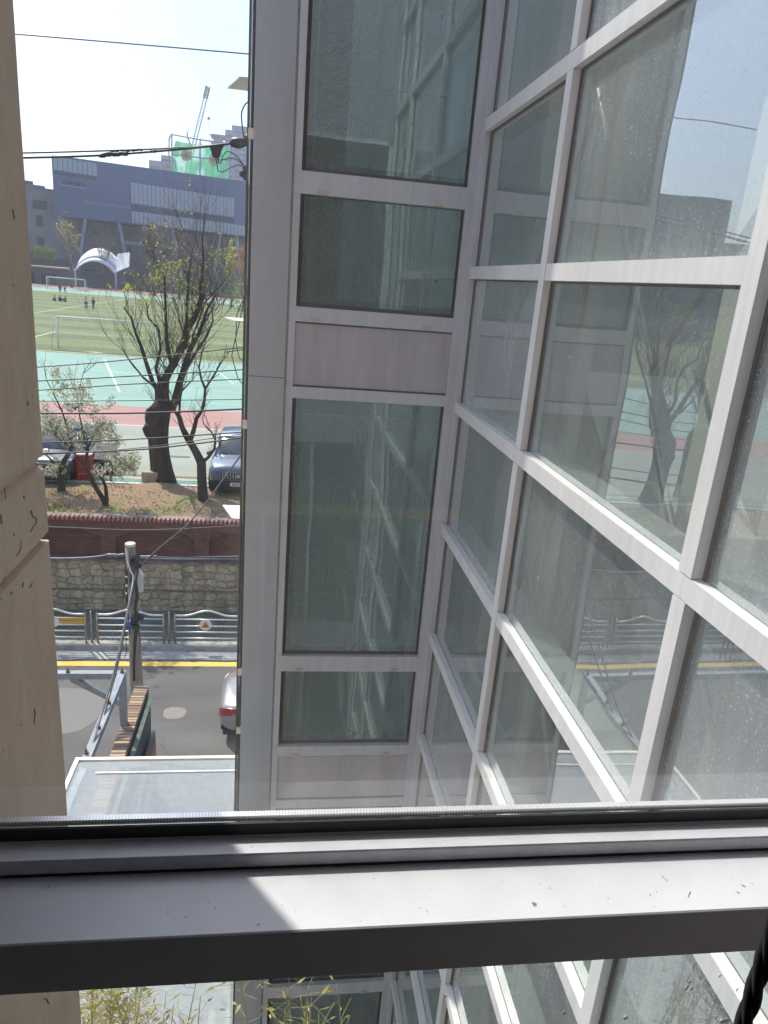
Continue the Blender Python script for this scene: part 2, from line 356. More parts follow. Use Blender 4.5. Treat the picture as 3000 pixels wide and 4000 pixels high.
def leafm(name, a, b2, rough=.6, tr=.35):
    m = mat(name, a, rough); n, l, b = nodes(m)
    oi = n.new('ShaderNodeNewGeometry')
    c = ramp(n, l, oi.outputs['Random Per Island'], [(0, a), (1, b2)]); l.new(c, b.inputs['Base Color'])
    out = n['Material Output']; t = n.new('ShaderNodeBsdfTranslucent'); l.new(c, t.inputs[0])
    mx = n.new('ShaderNodeMixShader'); mx.inputs[0].default_value = tr; l.new(b.outputs[0], mx.inputs[1]); l.new(t.outputs[0], mx.inputs[2]); l.new(mx.outputs[0], out.inputs[0]); return m
LEAFY = leafm('spring_leaves', (.34, .34, .05), (.58, .53, .11), .6, .45)
LEAFG = leafm('green_leaves', (.10, .17, .03), (.24, .32, .07), .6, .4)
LEAFD = leafm('dark_green_leaves', (.025, .05, .015), (.07, .11, .03))
LEAFO = leafm('orange_leaves', (.32, .13, .05), (.45, .24, .08))
LEAFB = leafm('brown_twigs', (.12, .09, .07), (.22, .16, .11))
PETAL = leafm('cream_petals', (.48, .47, .34), (.80, .77, .64), .6, .4)
BAMB = leafm('bamboo_leaves', (.30, .30, .06), (.62, .52, .22), .5, .4)
BAMD = leafm('dry_bamboo_leaves', (.42, .34, .2), (.60, .50, .33), .6, .35)

# ------------------------------------------------------------------ GROUND AND SETTING
ZS, ZK, ZF = -10.0, -9.85, -7.06        # street, pavement, sports field levels
YW = 20.1                               # retaining wall front
g = MB()
GX = 1100
g.quad((-GX, -300, -10.03), (GX, -300, -10.03), (GX, YW+.3, -10.03), (-GX, YW+.3, -10.03))
g.quad((-GX, YW+.3, -10.03), (GX, YW+.3, -10.03), (GX, YW+.3, -7.12), (-GX, YW+.3, -7.12))
g.quad((-GX, YW+.3, -7.12), (GX, YW+.3, -7.12), (GX, 1800, -7.12), (-GX, 1800, -7.12))
struct('ground', g, FARG)
def sheet(name, x0, x1, y0, y1, z, m, kind='structure'):
    return struct(name, MB().quad((x0, y0, z), (x1, y0, z), (x1, y1, z), (x0, y1, z)), m, kind)
sheet('road', -80, 80, 8.6, 17.95, ZS, ASPH)
o = sheet('near_pavement', -80, 80, 1.0, 8.6, -9.99, CONC)
sheet('yellow_line', -80, 80, 17.13, 17.36, ZS+.004, YEL)
sheet('gutter', -80, 80, 17.48, 17.95, ZS+.006, GUTT)
struct('far_kerb', MB().box(-80, 80, 17.95, 18.22, ZS-.05, ZK+.005), CONC)
struct('pavement', MB().box(-80, 80, 18.22, YW, ZS-.02, ZK), GREENP)
# patches in the asphalt: a large pale oval and a small round cover
def disc(cx, cy, rx, ry, z, n=40, wob=.05):
    m = MB(); vs = []
    for k in range(n):
        t = 2*math.pi*k/n; r = 1+wob*math.sin(3*t+1)+wob*.6*math.sin(5*t)
        c_, s_ = math.cos(t), math.sin(t)
        e = .75
        vs.append((cx+rx*r*math.copysign(abs(c_)**e, c_), cy+ry*r*math.copysign(abs(s_)**e, s_), z))
    m.add(vs, [tuple(range(n))]); return m
PATCH = mat('pale_asphalt_patch', (.20, .193, .18), .9, 0, .14, 40)
p = atZ(260, 2775, ZS); struct('road_patch', disc(p.x-.15, p.y, .95, .95, ZS+.004), PATCH)
p = atZ(682, 2785, ZS); c0 = disc(p.x, p.y, .26, .24, ZS+.004, 30, .02); struct('utility_cover', c0, mat('worn_cover', (.24, .22, .2), .85, 0, .25, 20))

# retaining wall and brick wall
t = thing('stone_retaining_wall', 'beige rubble stone retaining wall behind the pavement railings', 'wall', (0, YW, ZK))
obj('stonework', MB().box(-60, 60, YW, YW+.28, ZK-.1, -8.30), STONE, t)
obj('ledge', MB().box(-60, 60, YW-.025, YW, -9.20, -9.165), mat('stone_ledge', (.15, .14, .12), .9, 0, .3, 5), t)
obj('capping', MB().box(-60, 60, YW-.06, YW+.30, -8.30, -8.24), mat('wall_capping', (.19, .17, .15), .9, 0, .4, 4), t)
t = thing('brick_wall', 'dark red brick garden wall with arched recesses and pink tile coping', 'wall', (0, YW+.3, -8.24))
b = MB(); b.box(-60, 60, YW+.20, YW+.29, -8.24, -7.02); obj('back_panel', b, BRICK, t)
PER = 2.62
b = MB()
x = -60.03
while x < 60:
    # pilaster and arched head of every bay, standing proud of the panel
    b.box(x, x+.42, YW+.04, YW+.199, -8.24, -7.32)
    n = 10; xa, xb = x+.42, x+PER; cx = (xa+xb)/2; hw = (xb-xa)/2
    for k in range(n):
        u0 = -1+2*k/n; u1 = -1+2*(k+1)/n
        z0 = -7.62+.26*math.sqrt(max(0, 1-u0*u0*.97)); z1 = -7.62+.26*math.sqrt(max(0, 1-u1*u1*.97))
        X0, X1 = cx+u0*hw, cx+u1*hw; Y0, Y1 = YW+.07, YW+.199
        b.add([(X0, Y0, z0), (X1, Y0, z1), (X1, Y0, -7.32), (X0, Y0, -7.32), (X0, Y1, z0), (X1, Y1, z1), (X1, Y1, -7.32), (X0, Y1, -7.32)], [(0, 1, 2, 3), (4, 5, 1, 0)])
    x += PER
b.box(-60, 60, YW+.03, YW+.199, -7.32, -7.06)
obj('brickwork', b, BRICK2, t)
TILE = mat('pink_coping_tile', (.42, .20, .16), .8, 0, .3, 6)
b = MB(); x = -22
while x < 14:
    b.tube([(x, YW-.03, -7.015), (x, YW+.14, -6.99)], .048, 8); x += .125
obj('coping_tiles', b, TILE, t)
obj('coping_slab', MB().box(-60, 60, YW+.141, YW+.36, -7.018, -6.965), mat('coping_mortar', (.25, .23, .21), .9, 0, .25, 8), t)
# earth bank
g = MB(); nx, ny = 150, 12; vs = []
for j in range(ny+1):
    for i in range(nx+1):
        X = -36+52*i/nx; v = j/ny; Yb = YW+.36+3.35*v
        zz = -7.03+.06*math.sin(v*3.1)+.05*noise.noise(Vector((X*.8, Yb*1.1, 0)))*(1 if 0 < j < ny else 0)
        zz -= .02 if j == ny else 0
        vs.append((X, Yb, zz+(0.12*math.exp(-((X+3.9)**2+(Yb-24)**2)/.6))))
g.add(vs, [(j*(nx+1)+i, j*(nx+1)+i+1, (j+1)*(nx+1)+i+1, (j+1)*(nx+1)+i) for j in range(ny) for i in range(nx)], True)
struct('earth_bank', g, SOIL)
b = MB(); x = -36
while x < 16:
    if not (-1.9 < x < .4): b.box(x+.01, x+.98, 23.72, 23.84, ZF-.04, ZF+.075)
    x += 1.0
struct('bank_kerb', b, mat('painted_kerb', (.62, .62, .58), .85, 0, .2, 5))
sheet('parking_apron', -90, 40, 23.84, 33.25, ZF, APRON)
sheet('green_parking_strip', -90, 40, 23.84, 24.55, ZF+.004, mat('teal_paving', (.13, .25, .22), .9, 0, .2, 2))
sheet('ochre_strip', -90, 40, 24.55, 24.8, ZF+.004, mat('ochre_paving', (.45, .38, .25), .9, 0, .15, 2))
DR = mat('drain_grating', (.10, .10, .10), .7, .3, .5, 60)
sheet('drain', -90, 40, 24.86, 25.08, ZF+.004, DR)
p = atZ(695, 1785, ZF); sheet('drain_cover', p.x-.55, p.x+.45, p.y-.12, p.y+.18, ZF+.004, DR)
sheet('white_track_line', -90, 40, 33.25, 33.33, ZF+.004, WHT)
sheet('running_track', -120, 60, 33.33, 37.95, ZF, REDT)
b = MB()
for k in range(1, 4):
    y = 33.33+k*1.17; b.quad((-120, y, ZF+.004), (60, y, ZF+.004), (60, y+.035, ZF+.004), (-120, y+.035, ZF+.004))
struct('lane_lines', b, mat('faded_lane_paint', (.55, .40, .36), .8))
sheet('cyan_court', -140, 60, 37.95, 58.6, ZF, CYAN)
b = MB()
def gline(a, c, w_=.08, z=ZF+.004):
    a = Vector(a); c = Vector(c); d = (c-a).normalized(); s = Vector((-d.y, d.x))*w_/2
    b.quad((a.x-s.x, a.y-s.y, z), (c.x-s.x, c.y-s.y, z), (c.x+s.x, c.y+s.y, z), (a.x+s.x, a.y+s.y, z))
pa, pb = atZ(408, 1405, ZF), atZ(468, 1532, ZF); gline(pa.xy, pb.xy, .13)
pa, pb = atZ(857, 1455, ZF), atZ(912, 1500, ZF); gline(pa.xy, pb.xy, .12)
for y in (40.2, 44.5, 47.3, 50.2, 54.5): gline((-140, y), (60, y), .05)
for k in range(16):
    t0, t1 = .2+k*.09, .2+(k+1)*.09
    gline((-11+3*math.cos(t0), 46+3.8*math.sin(t0)), (-11+3*math.cos(t1), 46+3.8*math.sin(t1)), .09)
struct('court_lines', b, mat('court_line_paint', (.55, .72, .66), .8))
g = MB(); g.quad((-160, 58.6, ZF), (70, 58.6, ZF), (70, 159, ZF), (-160, 159, ZF)); struct('football_turf', g, TURF)
sheet('far_cyan_band', -190, 80, 159, 181, ZF, CYAN)
sheet('far_running_track', -190, 80, 181, 196, ZF, REDT)
b = MB()
gline((-24.5, 59.3), (10, 59.3), .12); gline((-60, 155.5), (20, 155.5), .15)
gline((-31, 59.3), (-31, 155.5), .12); gline((6, 59.3), (6, 155.5), .12); gline((-31, 107), (6, 107), .12)
gline((-22, 59.3), (-22, 75), .12); gline((-22, 75), (-2, 75), .12); gline((-2, 59.3), (-2, 75), .12)
struct('pitch_lines', b, WHT)

# ------------------------------------------------------------------ RAILINGS
YR = 18.1
def rail_panel():
    t = thing('guardrail_panel', 'x', 'railing', (0, YR, ZK), 0, 'metal railings along the far pavement')
    L = 1.72
    for sx in (-L/2, L/2):
        m = MB(); m.tube([(sx, 0, 0), (sx, 0, .86)], .027, 8); m.ball((sx, 0, .875), .028, 8, 5); obj('post', m, BRNZ, t, True)
    m = MB(); n = 18; pts = []
    for k in range(n+1):
        u = -L/2+L*k/n; a = abs(u)/(L*.36); z = .84+(.15*(math.cos(min(1, a)*math.pi)+1)/2)
        pts.append((u, 0, z))
    m.tube(pts, .028, 8); obj('top_rail', m, STAIN, t, True)
    for z in (.73, .53, .35, .16):
        m = MB(); m.tube([(-L/2, 0, z), (L/2, 0, z)], .021, 8); obj('rail', m, STAIN, t, True)
    return t
proto = rail_panel()
XR0 = -4.87+.0
pan_labels = {}
xs = [-2.02*k+XR0+2.02*3 for k in range(11)]
MIDX = [-3.82+2.02*k for k in range(-5, 3)]
signs = {}
for i, mx in enumerate(MIDX):
    o = proto if i == 0 else copy_tree(proto)
    o.location = (mx, YR, ZK)
    k = i-5
    o['label'] = {-2: 'second silver wave-topped railing panel left of the concrete pole', -1: 'silver wave-topped railing panel carrying the yellow school zone board',
                  0: 'silver wave-topped railing panel directly behind the concrete pole', 1: 'silver wave-topped railing panel carrying the round triangle sign'}.get(k, 'silver wave-topped railing panel number %s' % k)
    if k == 2: o['label'] = 'silver wave-topped railing panel just emerging at the grey column edge, right of the triangle sign'
    if k < -2: o['label'] = 'silver wave-topped railing panel, %s beyond the beige wall, seen only mirrored in the glazing' % {-3: 'first', -4: 'second', -5: 'third'}[k]
for i in range(len(MIDX)+1):
    x = MIDX[0]-1.01+2.02*i
    m = MB(); m.tube([(x, YR, ZK), (x, YR, ZK+.9)], .027, 10); m.ball((x, YR, ZK+.91), .034, 8, 5)
    pl = {5: 'railing post standing left of the pole', 6: 'railing post between the pole and the triangle sign', 7: 'railing post beside the grey column edge', 4: 'railing post half hidden by the beige wall', 3: 'post first beyond the beige wall, mirrored in the glazing', 2: 'post second beyond the beige wall, mirrored in the glazing', 1: 'post third beyond the beige wall, mirrored in the glazing', 0: 'end post furthest left of the railing, mirrored in the glazing', 8: 'end post of the railing hidden behind the grey column'}
    tag(obj('railing_post', m, BRNZ), ('tarnished metal ' + pl[i]) if i in pl else 'tarnished metal railing post outside the direct view', 'post', 'posts between the railing panels')
def textmesh(name, s, size, loc, rot, m, parent=None, ext=.001, align='CENTER'):
    cu = bpy.data.curves.new(name, 'FONT'); cu.body = s; cu.size = size; cu.extrude = ext; cu.align_x = align; cu.align_y = 'CENTER'
    tmp = bpy.data.objects.new('tmp', cu); C.objects.link(tmp); bpy.context.view_layer.update()
    me = bpy.data.meshes.new_from_object(tmp.evaluated_get(bpy.context.evaluated_depsgraph_get())); bpy.data.objects.remove(tmp)
    o = bpy.data.objects.new(name, me); C.objects.link(o); me.materials.clear(); me.materials.append(m)
    o.rotation_euler = rot
    if parent: o.parent = parent; o.location = Vector(loc)-origin_of(parent)
    else: o.location = loc
    return o
# school zone board
a = atY(235, 2412, YR-.03); c = atY(336, 2434, YR-.03)
t = thing('school_zone_sign', 'yellow school zone board hung on the railing beside the beige wall', 'sign', ((a.x+c.x)/2, YR-.04, (a.z+c.z)/2-.1))
obj('board', MB().box(a.x, c.x, YR-.045, YR-.03, c.z, a.z), mat('yellow_board', (.62, .40, .06), .6, 0, .1, 20), t)
textmesh('lettering', 'SCHOOL ZONE', .085, ((a.x+c.x)/2, YR-.047, (a.z+c.z)/2), (R(90), 0, 0), mat('faded_lettering', (.33, .23, .06), .7), t)
m = MB(); m.tube([(a.x-.17, YR-.045, a.z-.12), (a.x-.17, YR-.03, a.z-.12)], .15, 24); obj('roundel', m, WHT, t)
# triangle sign
PICT = mat('pictogram_dark', (.10, .08, .05), .6)
p = atY(803, 2441, YR-.03)
t = thing('children_crossing_sign', 'round white plate with orange triangle of two children on the railing', 'sign', (p.x, YR-.04, p.z-.17))
m = MB(); m.tube([(p.x, YR-.05, p.z), (p.x, YR-.03, p.z)], .165, 28); obj('plate', m, WHT, t)
m = MB(); m.add([(p.x-.115, YR-.054, p.z-.075), (p.x+.115, YR-.054, p.z-.075), (p.x, YR-.054, p.z+.115)], [(0, 1, 2)]); obj('triangle', m, mat('orange_red', (.75, .22, .08), .6), t)
for dx in (-.03, .03):
    m = MB(); m.box(p.x+dx-.016, p.x+dx+.016, YR-.058, YR-.056, p.z-.055, p.z-.005); m.box(p.x+dx-.012, p.x+dx+.012, YR-.058, YR-.056, p.z+.0, p.z+.024)
    obj('child_figure', m, PICT, t)
for dx in (-.2, .2): obj('bracket', MB().tube([(p.x+dx, YR-.022, p.z-.19), (p.x+dx, YR-.022, p.z+.2)], .009, 6), BRNZ, t)

# ------------------------------------------------------------------ UTILITY POLE AND CABLES
CABLE = mat('black_cable', (.022, .022, .026), .5, 0, .2, 5); CABG = mat('grey_cable', (.15, .155, .17), .45, .1, .2, 10)
POLEC = mat('pole_concrete', (.27, .24, .20), .9, 0, .3, 5, .3, 30, stretch=(1, 1, .3))
t = thing('utility_pole', 'slim grey concrete pole with cut top standing before the railings', 'pole', (-2.52, 12.5, ZS))
m = MB(); m.tube([(-2.50, 12.5, ZS), (-2.56, 12.5, -7.5), (-2.60, 12.5, -4.85)], [.145, .118, .088], 18); obj('shaft', m, POLEC, t)
m = MB(); m.tube([(-2.60, 12.5, -4.85), (-2.60, 12.5, -4.80)], [.095, .088], 18); obj('cap', m, mat('pale_cap', (.6, .56, .48), .9, 0, .2, 20), t)
# grey box: pitched top
p = atY(547, 2270, 12.4)
m = MB(); X, Z = p.x, p.z
m.add([(X-.055, 12.35, Z-.2), (X+.055, 12.35, Z-.2), (X+.055, 12.35, Z+.12), (X, 12.35, Z+.2), (X-.055, 12.35, Z+.12),
       (X-.055, 12.48, Z-.2), (X+.055, 12.48, Z-.2), (X+.055, 12.48, Z+.12), (X, 12.48, Z+.2), (X-.055, 12.48, Z+.12)],
      [(0, 1, 2, 3, 4), (9, 8, 7, 6, 5), (0, 5, 6, 1), (1, 6, 7, 2), (2, 7, 8, 3), (3, 8, 9, 4), (4, 9, 5, 0)])
obj('junction_box', m, mat('grey_box', (.44, .45, .43), .6, 0, .1, 8), t, bevel=.008)
m = MB()
for (px, py, r) in ((532, 2195, .05), (545, 2210, .045), (528, 2180, .04), (556, 2185, .035), (515, 2190, .04)):
    q = atY(px, py, 12.38); m.ball(q, r, 7, 5)
obj('clamp_cluster', m, CABLE, t)
m = MB(); pts = [(525, 2170), (535, 2210), (530, 2270), (536, 2330), (528, 2380), (535, 2420), (530, 2470), (526, 2530), (522, 2600), (524, 2660)]
m.tube([atY(x, y, 12.34) for x, y in pts], [.03, .035, .022, .03, .022, .03, .03, .028, .02, .02], 7)
for (px, py, r) in ((530, 2415, .09), (548, 2412, .07), (520, 2430, .06), (532, 2450, .07)):
    m.ball(atY(px, py, 12.34), r, 8, 6)
for s in range(7):
    c = [(500+rnd.uniform(-8, 50), 2150+rnd.uniform(0, 330))]
    for k in range(6): c.append((c[-1][0]+rnd.uniform(-7, 8), c[-1][1]+rnd.uniform(12, 45)))
    m.tube([atY(x, y, 12.32+rnd.uniform(-.03, .03)) for x, y in c], .007, 5)
obj('cable_tangle', m, CABLE, t)
m = MB(); m.tube([atY(x, y, 12.33) for x, y in ((503, 2426), (505, 2440), (500, 2452))], .05, 8); obj('blue_tag', m, mat('blue_tag', (.05, .12, .38), .5), t)
m = MB(); m.tube([atY(x, y, 12.3) for x, y in ((487, 2160), (492, 2210), (495, 2290), (500, 2360), (503, 2440), (507, 2480))], .011, 6); obj('drop_wire', m, CABLE, t)
for y in (2253, 2287, 2317): obj('insulator', MB().ball(atY(494, y, 12.3), .022, 7, 5), WHT, t)

def cable(name, pts, Y, r, m, label, Y2=None, lumps=(), n=28):
    """pts in photo pixels laid on the vertical plane the cable hangs in"""
    ps = []
    for k in range(len(pts)):
        f = k/(len(pts)-1); y = Y if Y2 is None else Y+(Y2-Y)*f; ps.append(atY(pts[k][0], pts[k][1], y))
    out = []
    for i in range(len(ps)-1):
        a0 = ps[max(i-1, 0)]; a1 = ps[i]; a2 = ps[i+1]; a3 = ps[min(i+2, len(ps)-1)]
        for k in range(6):
            s = k/6; out.append(.5*((2*a1)+(-a0+a2)*s+(2*a0-5*a1+4*a2-a3)*s*s+(-a0+3*a1-3*a2+a3)*s**3))
    out.append(ps[-1]); mb = MB(); mb.tube(out, r, 6)
    for (px, py, l_, rr) in lumps:
        c = atY(px, py, Y if Y2 is None else (Y+Y2)/2); d = (out[-1]-out[0]).normalized(); q = []; rad = []
        for k in range(9): q.append(c+d*(l_*(k/8-.5))+Vector((0, 0, rnd.uniform(-.012, .006)))); rad.append(rr*(.45 if k in (0, 8) else rnd.uniform(.75, 1.15)))
        mb.tube(q, rad, 7)
    return tag(obj(name, mb, m), label, 'cable', 'overhead cables')
EX = 1250
cable('overhead_cable', [(-300, 105), (62, 133), (500, 170), (985, 212), (EX, 236)], 15, .012, CABG, 'single thin wire crossing the open sky, highest of all')
cable('overhead_cable', [(-300, 602), (95, 597), (430, 588), (700, 577), (950, 556), (EX, 520)], 14, .014, CABLE, 'upper of the two near-parallel lines crossing the roof of the blue building', lumps=((460, 592, .42, .022), (535, 586, .2, .018)))
cable('overhead_cable', [(-300, 624), (95, 616), (400, 606), (700, 583), (905, 560), (985, 545), (EX, 505)], 13.9, .019, CABLE, 'thicker lower line with taped splices before the blue building', lumps=((425, 604, .34, .04), (470, 601, .28, .034), (600, 591, .12, .024), (955, 556, .5, .085), (985, 545, .3, .09)))
t = thing('cable_clamp', 'black funnel-shaped cable joint hanging in front of the green netting', 'cable joint', atY(845, 620, 13.85))
m = MB(); m.loft([[atY(845+s*w_+0, y, 13.85+dy) for s, dy in ((-1, -.05), (1, -.05), (1, .05), (-1, .05))] for y, w_ in ((568, 30), (578, 26), (592, 19), (605, 17), (617, 10))], False)
obj('joint_body', m, CABLE, t)
for pts in (((842, 610), (848, 645), (852, 668), (870, 672), (900, 655), (930, 643), (945, 648)), ((855, 612), (852, 640), (868, 625), (895, 617), (925, 622), (950, 646)), ((846, 612), (860, 645), (870, 610), (885, 590), (905, 595), (930, 615), (953, 648))):
    m = MB(); m.tube([atY(x, y, 13.85) for x, y in pts], .009, 6); obj('lead_wire', m, CABLE, t)
cable('drop_cable', [(985, 392), (960, 405), (944, 440), (946, 490), (952, 530), (950, 545)], 13.9, .012, CABLE, 'looped black lead rising from the splice beside the column edge')
t = thing('cable_splice', 'ragged dark splice bundle hanging beside the column below the green netting', 'cable joint', atY(970, 680, 13.8))
m = MB()
for (x, y, r) in ((955, 655, .04), (968, 665, .09), (945, 680, .05), (962, 690, .07), (980, 675, .09), (975, 650, .06), (970, 745, .05), (975, 728, .04)): m.ball(atY(x, y, 13.8), r, 8, 6)
m.tube([atY(x, y, 13.8) for x, y in ((968, 660), (972, 700), (968, 735), (976, 760))], .016, 6); obj('splice_body', m, CABLE, t)
wl = 'thin dark line sagging across the sports field, %s'
for i, (a, c_, d_, r) in enumerate([((148, 1434), (470, 1408), (965, 1355), .010), ((150, 1488), (500, 1470), (965, 1443), .011), ((155, 1524), (520, 1500), (965, 1480), .010), ((158, 1567), (520, 1565), (965, 1560), .008),
                                    ((160, 1615), (560, 1613), (965, 1597), .018), ((170, 1729), (520, 1716), (965, 1687), .013), ((170, 1771), (560, 1755), (965, 1708), .016), ((172, 1775), (560, 1748), (965, 1692), .009)]):
    s = (c_[1]-a[1])/(c_[0]-a[0]); e = (d_[1]-c_[1])/(d_[0]-c_[0])
    cable('overhead_cable', [(a[0]-430, a[1]-430*s*.6), a, c_, d_, (EX, d_[1]+(EX-d_[0])*e*1.1)], 13.2+.1*i, r, CABLE,
          wl % ['topmost over the pale turquoise court', 'second down over the court', 'third down over the court', 'lowest over the turquoise court', 'heaviest one, over the red track', 'over the parked cars, upper', 'over the parked cars, lower and thicker', 'crossing the lower one above the parked cars'][i])
cable('overhead_cable', [(-200, 2056), (192, 2058), (560, 2070), (955, 2052), (EX, 2038)], 13.4, .007, CABG, 'faint pale wire running across the dark brick wall')
cable('overhead_cable', [(-220, 2170), (200, 2182), (350, 2178), (430, 2168), (490, 2172)], 12.5, .022, CABG, 'grey cable bundle running left from the pole top', lumps=((455, 2168, .4, .035),))
cable('overhead_cable', [(545, 2172), (700, 2178), (960, 2173), (EX, 2170)], 12.5, .013, CABG, 'upper grey cable running right from the pole top', lumps=((580, 2175, .35, .03),))
cable('overhead_cable', [(545, 2180), (700, 2184), (960, 2184), (EX, 2186)], 12.45, .012, CABG, 'lower grey cable running right from the pole top')
cable('overhead_cable', [(545, 2215), (580, 2180), (640, 2125), (730, 2050), (800, 1970), (880, 1860), (960, 1750), (1100, 1540)], 12.4, .014, CABG, 'heavy cable climbing steeply right from the pole across the bank')
cable('overhead_cable', [(560, 2205), (650, 2120), (700, 2095), (735, 2070), (752, 2052), (745, 2040), (800, 1972), (900, 1836), (1000, 1700)], 12.42, .010, CABLE, 'slack dark wire beside the steep cable over the brick wall')
cable('service_cable', [(492, 2180), (512, 2235), (520, 2265), (495, 2400), (455, 2590), (400, 2780), (345, 2965)], 12.3, .015, CABG, 'thick grey service cable dropping from the pole to the steel frame', 8.2)
cable('service_cable', [(535, 2220), (525, 2270), (500, 2400), (462, 2590), (408, 2790), (352, 2965)], 12.35, .011, CABLE, 'black service cable beside the thick grey one dropping from the pole', 8.25)
# wires hanging beside the column edge
m = MB()
for pts in (((945, 1180), (925, 1230), (920, 1330), (935, 1400), (965, 1420)), ((955, 1160), (935, 1260), (915, 1340), (905, 1390), (930, 1480), (965, 1520)), ((975, 1340), (955, 1370), (950, 1400), (975, 1405)), ((880, 1376), (920, 1370), (965, 1363)), ((940, 1130), (960, 1190), (962, 1300), (975, 1400))):
    m.tube([atY(x, y, 13.0) for x, y in pts], .009, 5)
for (x, y) in ((955, 1176), (967, 1395), (958, 1448), (962, 1690)): m.ball(atY(x, y, 13), .04, 7, 5)
tag(obj('slack_wires', m, CABLE), 'tangle of slack black wires hanging beside the grey column edge', 'cable')

# ------------------------------------------------------------------ TREES
def leafq(mb, c, s, asp=.55):
    d = Vector((rnd.gauss(0, 1), rnd.gauss(0, 1), rnd.gauss(0, 1))).normalized(); e = d.orthogonal().normalized(); e.rotate(Matrix.Rotation(rnd.uniform(0, 6.3), 3, d))
    f = d.cross(e); a = e*s; b_ = f*s*asp
    mb.add([c-a, c-b_*.9, c+a, c+b_*.9], [(0, 1, 2, 3)])
def grow(mb, p, d, L, r, depth, tips, spread=.5, upb=.25, seg=4, minr=.004, wild=.22):
    pts = [p]; rad = [r]; q = p.copy(); dd = d.copy()
    for k in range(seg):
        dd = (dd+Vector((rnd.gauss(0, wild), rnd.gauss(0, wild), rnd.gauss(0, wild*.6)+upb*.25))).normalized(); q = q+dd*(L/seg)
        pts.append(q.copy()); rad.append(max(minr, r*(1-.5*(k+1)/seg)))
    mb.tube(pts, rad, 7 if r > .05 else (5 if r > .015 else 3), False)
    tips.append((q.copy(), depth))
    if depth <= 0: return
    nb = rnd.choice((2, 3, 3)) if depth > 1 else rnd.choice((3, 4))
    for k in range(nb):
        i = rnd.choice(range(1, seg+1)); ax = Vector((rnd.gauss(0, 1), rnd.gauss(0, 1), rnd.gauss(0, .6)+upb)).normalized()
        nd = (dd*(1-spread)+ax*spread).normalized()
        grow(mb, pts[i], nd, L*rnd.uniform(.6, .85), rad[i]*rnd.uniform(.5, .7), depth-1, tips, spread, upb, seg, minr, wild)

# big pollarded tree
BX, BY = -3.95, 24.3
def P2(x, y, Y): return atY(*q2(x, y), Y)
t = thing('pollarded_tree', 'thick dark trunk with sawn stub and bare upright branches budding yellow green', 'tree', (BX, BY, ZF))
m = MB(); tips = []
tr = [P2(1062, 1500, BY), P2(1050, 1400, BY), P2(1035, 1300, BY), P2(1025, 1200, BY), P2(1022, 1100, BY), P2(1035, 1010, BY), P2(1065, 950, BY)]
tr[0].z = ZF-.1
m.tube(tr, [.46, .38, .34, .33, .36, .36, .27], 16)
m.tube([P2(990, 1160, BY), P2(975, 1110, BY), P2(968, 1085, BY)], [.2, .19, .15], 12)
m.tube([P2(1000, 1100, BY-.05), P2(990, 1040, BY-.05), P2(985, 1000, BY-.05)], [.27, .26, .21], 12)
m.tube([P2(1000, 1180, BY-.05), P2(962, 1150, BY-.08), P2(945, 1120, BY-.08), P2(958, 1095, BY-.08)], [.16, .15, .12, .10], 9); m.tube([P2(1010, 1060, BY-.1), P2(985, 1035, BY-.12), P2(975, 1005, BY-.12), P2(1000, 985, BY-.12)], [.2, .17, .15, .13], 10)
limbs = [([(1045, 1000), (1035, 930), (1030, 870), (1060, 820), (1100, 740), (1150, 650), (1190, 560), (1215, 470), (1265, 390), (1300, 290), (1322, 250)], .165),
         ([(1110, 1000), (1135, 930), (1160, 830), (1190, 740), (1215, 650), (1245, 580), (1290, 500), (1320, 420), (1340, 350), (1400, 250)], .14),
         ([(1080, 960), (1075, 880), (1080, 800), (1110, 700), (1080, 560), (1075, 400), (1070, 250), (1065, 120)], .11),
         ([(1030, 880), (990, 820), (950, 700), (920, 600), (880, 500), (850, 400), (800, 330)], .10),
         ([(1150, 960), (1170, 880), (1180, 780), (1260, 640), (1340, 520), (1380, 420), (1370, 330)], .08),
         ([(1040, 830), (1010, 730), (1040, 600), (1030, 480), (960, 400), (950, 300)], .07),
         ([(1200, 520), (1210, 400), (1215, 250), (1225, 100), (1250, -50)], .07),
         ([(1290, 350), (1300, 200), (1320, 60), (1310, -120), (1330, -250)], .06),
         ([(1020, 860), (930, 790), (850, 690), (790, 600)], .05),
         ([(1180, 760), (1230, 640), (1250, 520), (1330, 300), (1420, 200), (1500, 100)], .05)]
for li, (pts, r0) in enumerate(limbs):
    yo = [0, .1, -.3, .2, -.2, .35, -.15, .3, -.3, .2][li]; P = [P2(x, y, BY+yo*min(1, k/3)) for k, (x, y) in enumerate(pts)]
    m.tube(P, [r0*(1-(.5 if r0 > .15 else .78)*k/(len(P)-1)) for k in range(len(P))], 9 if r0 > .1 else 6, False)
    for k in range(1, len(P)):
        for rep in range(3 if k > 2 else 1):
            dirn = (P[k]-P[k-1]).normalized(); sx = rnd.uniform(-1, 1)
            nd = (dirn*.5+Vector((sx*1.1-.15, rnd.uniform(-.5, .5), rnd.uniform(.0, .8)))).normalized()
            grow(m, P[k-1].lerp(P[k], rnd.random()), nd, rnd.uniform(.6, 1.5), r0*.06+.006, 2, tips, .36, .45, 4, .0021, .12)
obj('trunk', m, BARK, t)
m = MB()
a = P2(975, 1082, BY-.16); m.tube([a+Vector((0, .02, -.02)), a+Vector((0, 0, .012))], [.15, .15], 14); obj('sawn_stub', m, CUTW, t)
cr = MB()
for (q, dp) in tips:
    pr = .16 if q.z < 0 else .12
    u = (q-P2(1060, 700, BY)); 
    if rnd.random() < pr:
        for k in range(rnd.randint(2, 6)): leafq(cr, q+Vector((rnd.gauss(0, .07), rnd.gauss(0, .07), rnd.gauss(0, .07))), rnd.uniform(.025, .05))
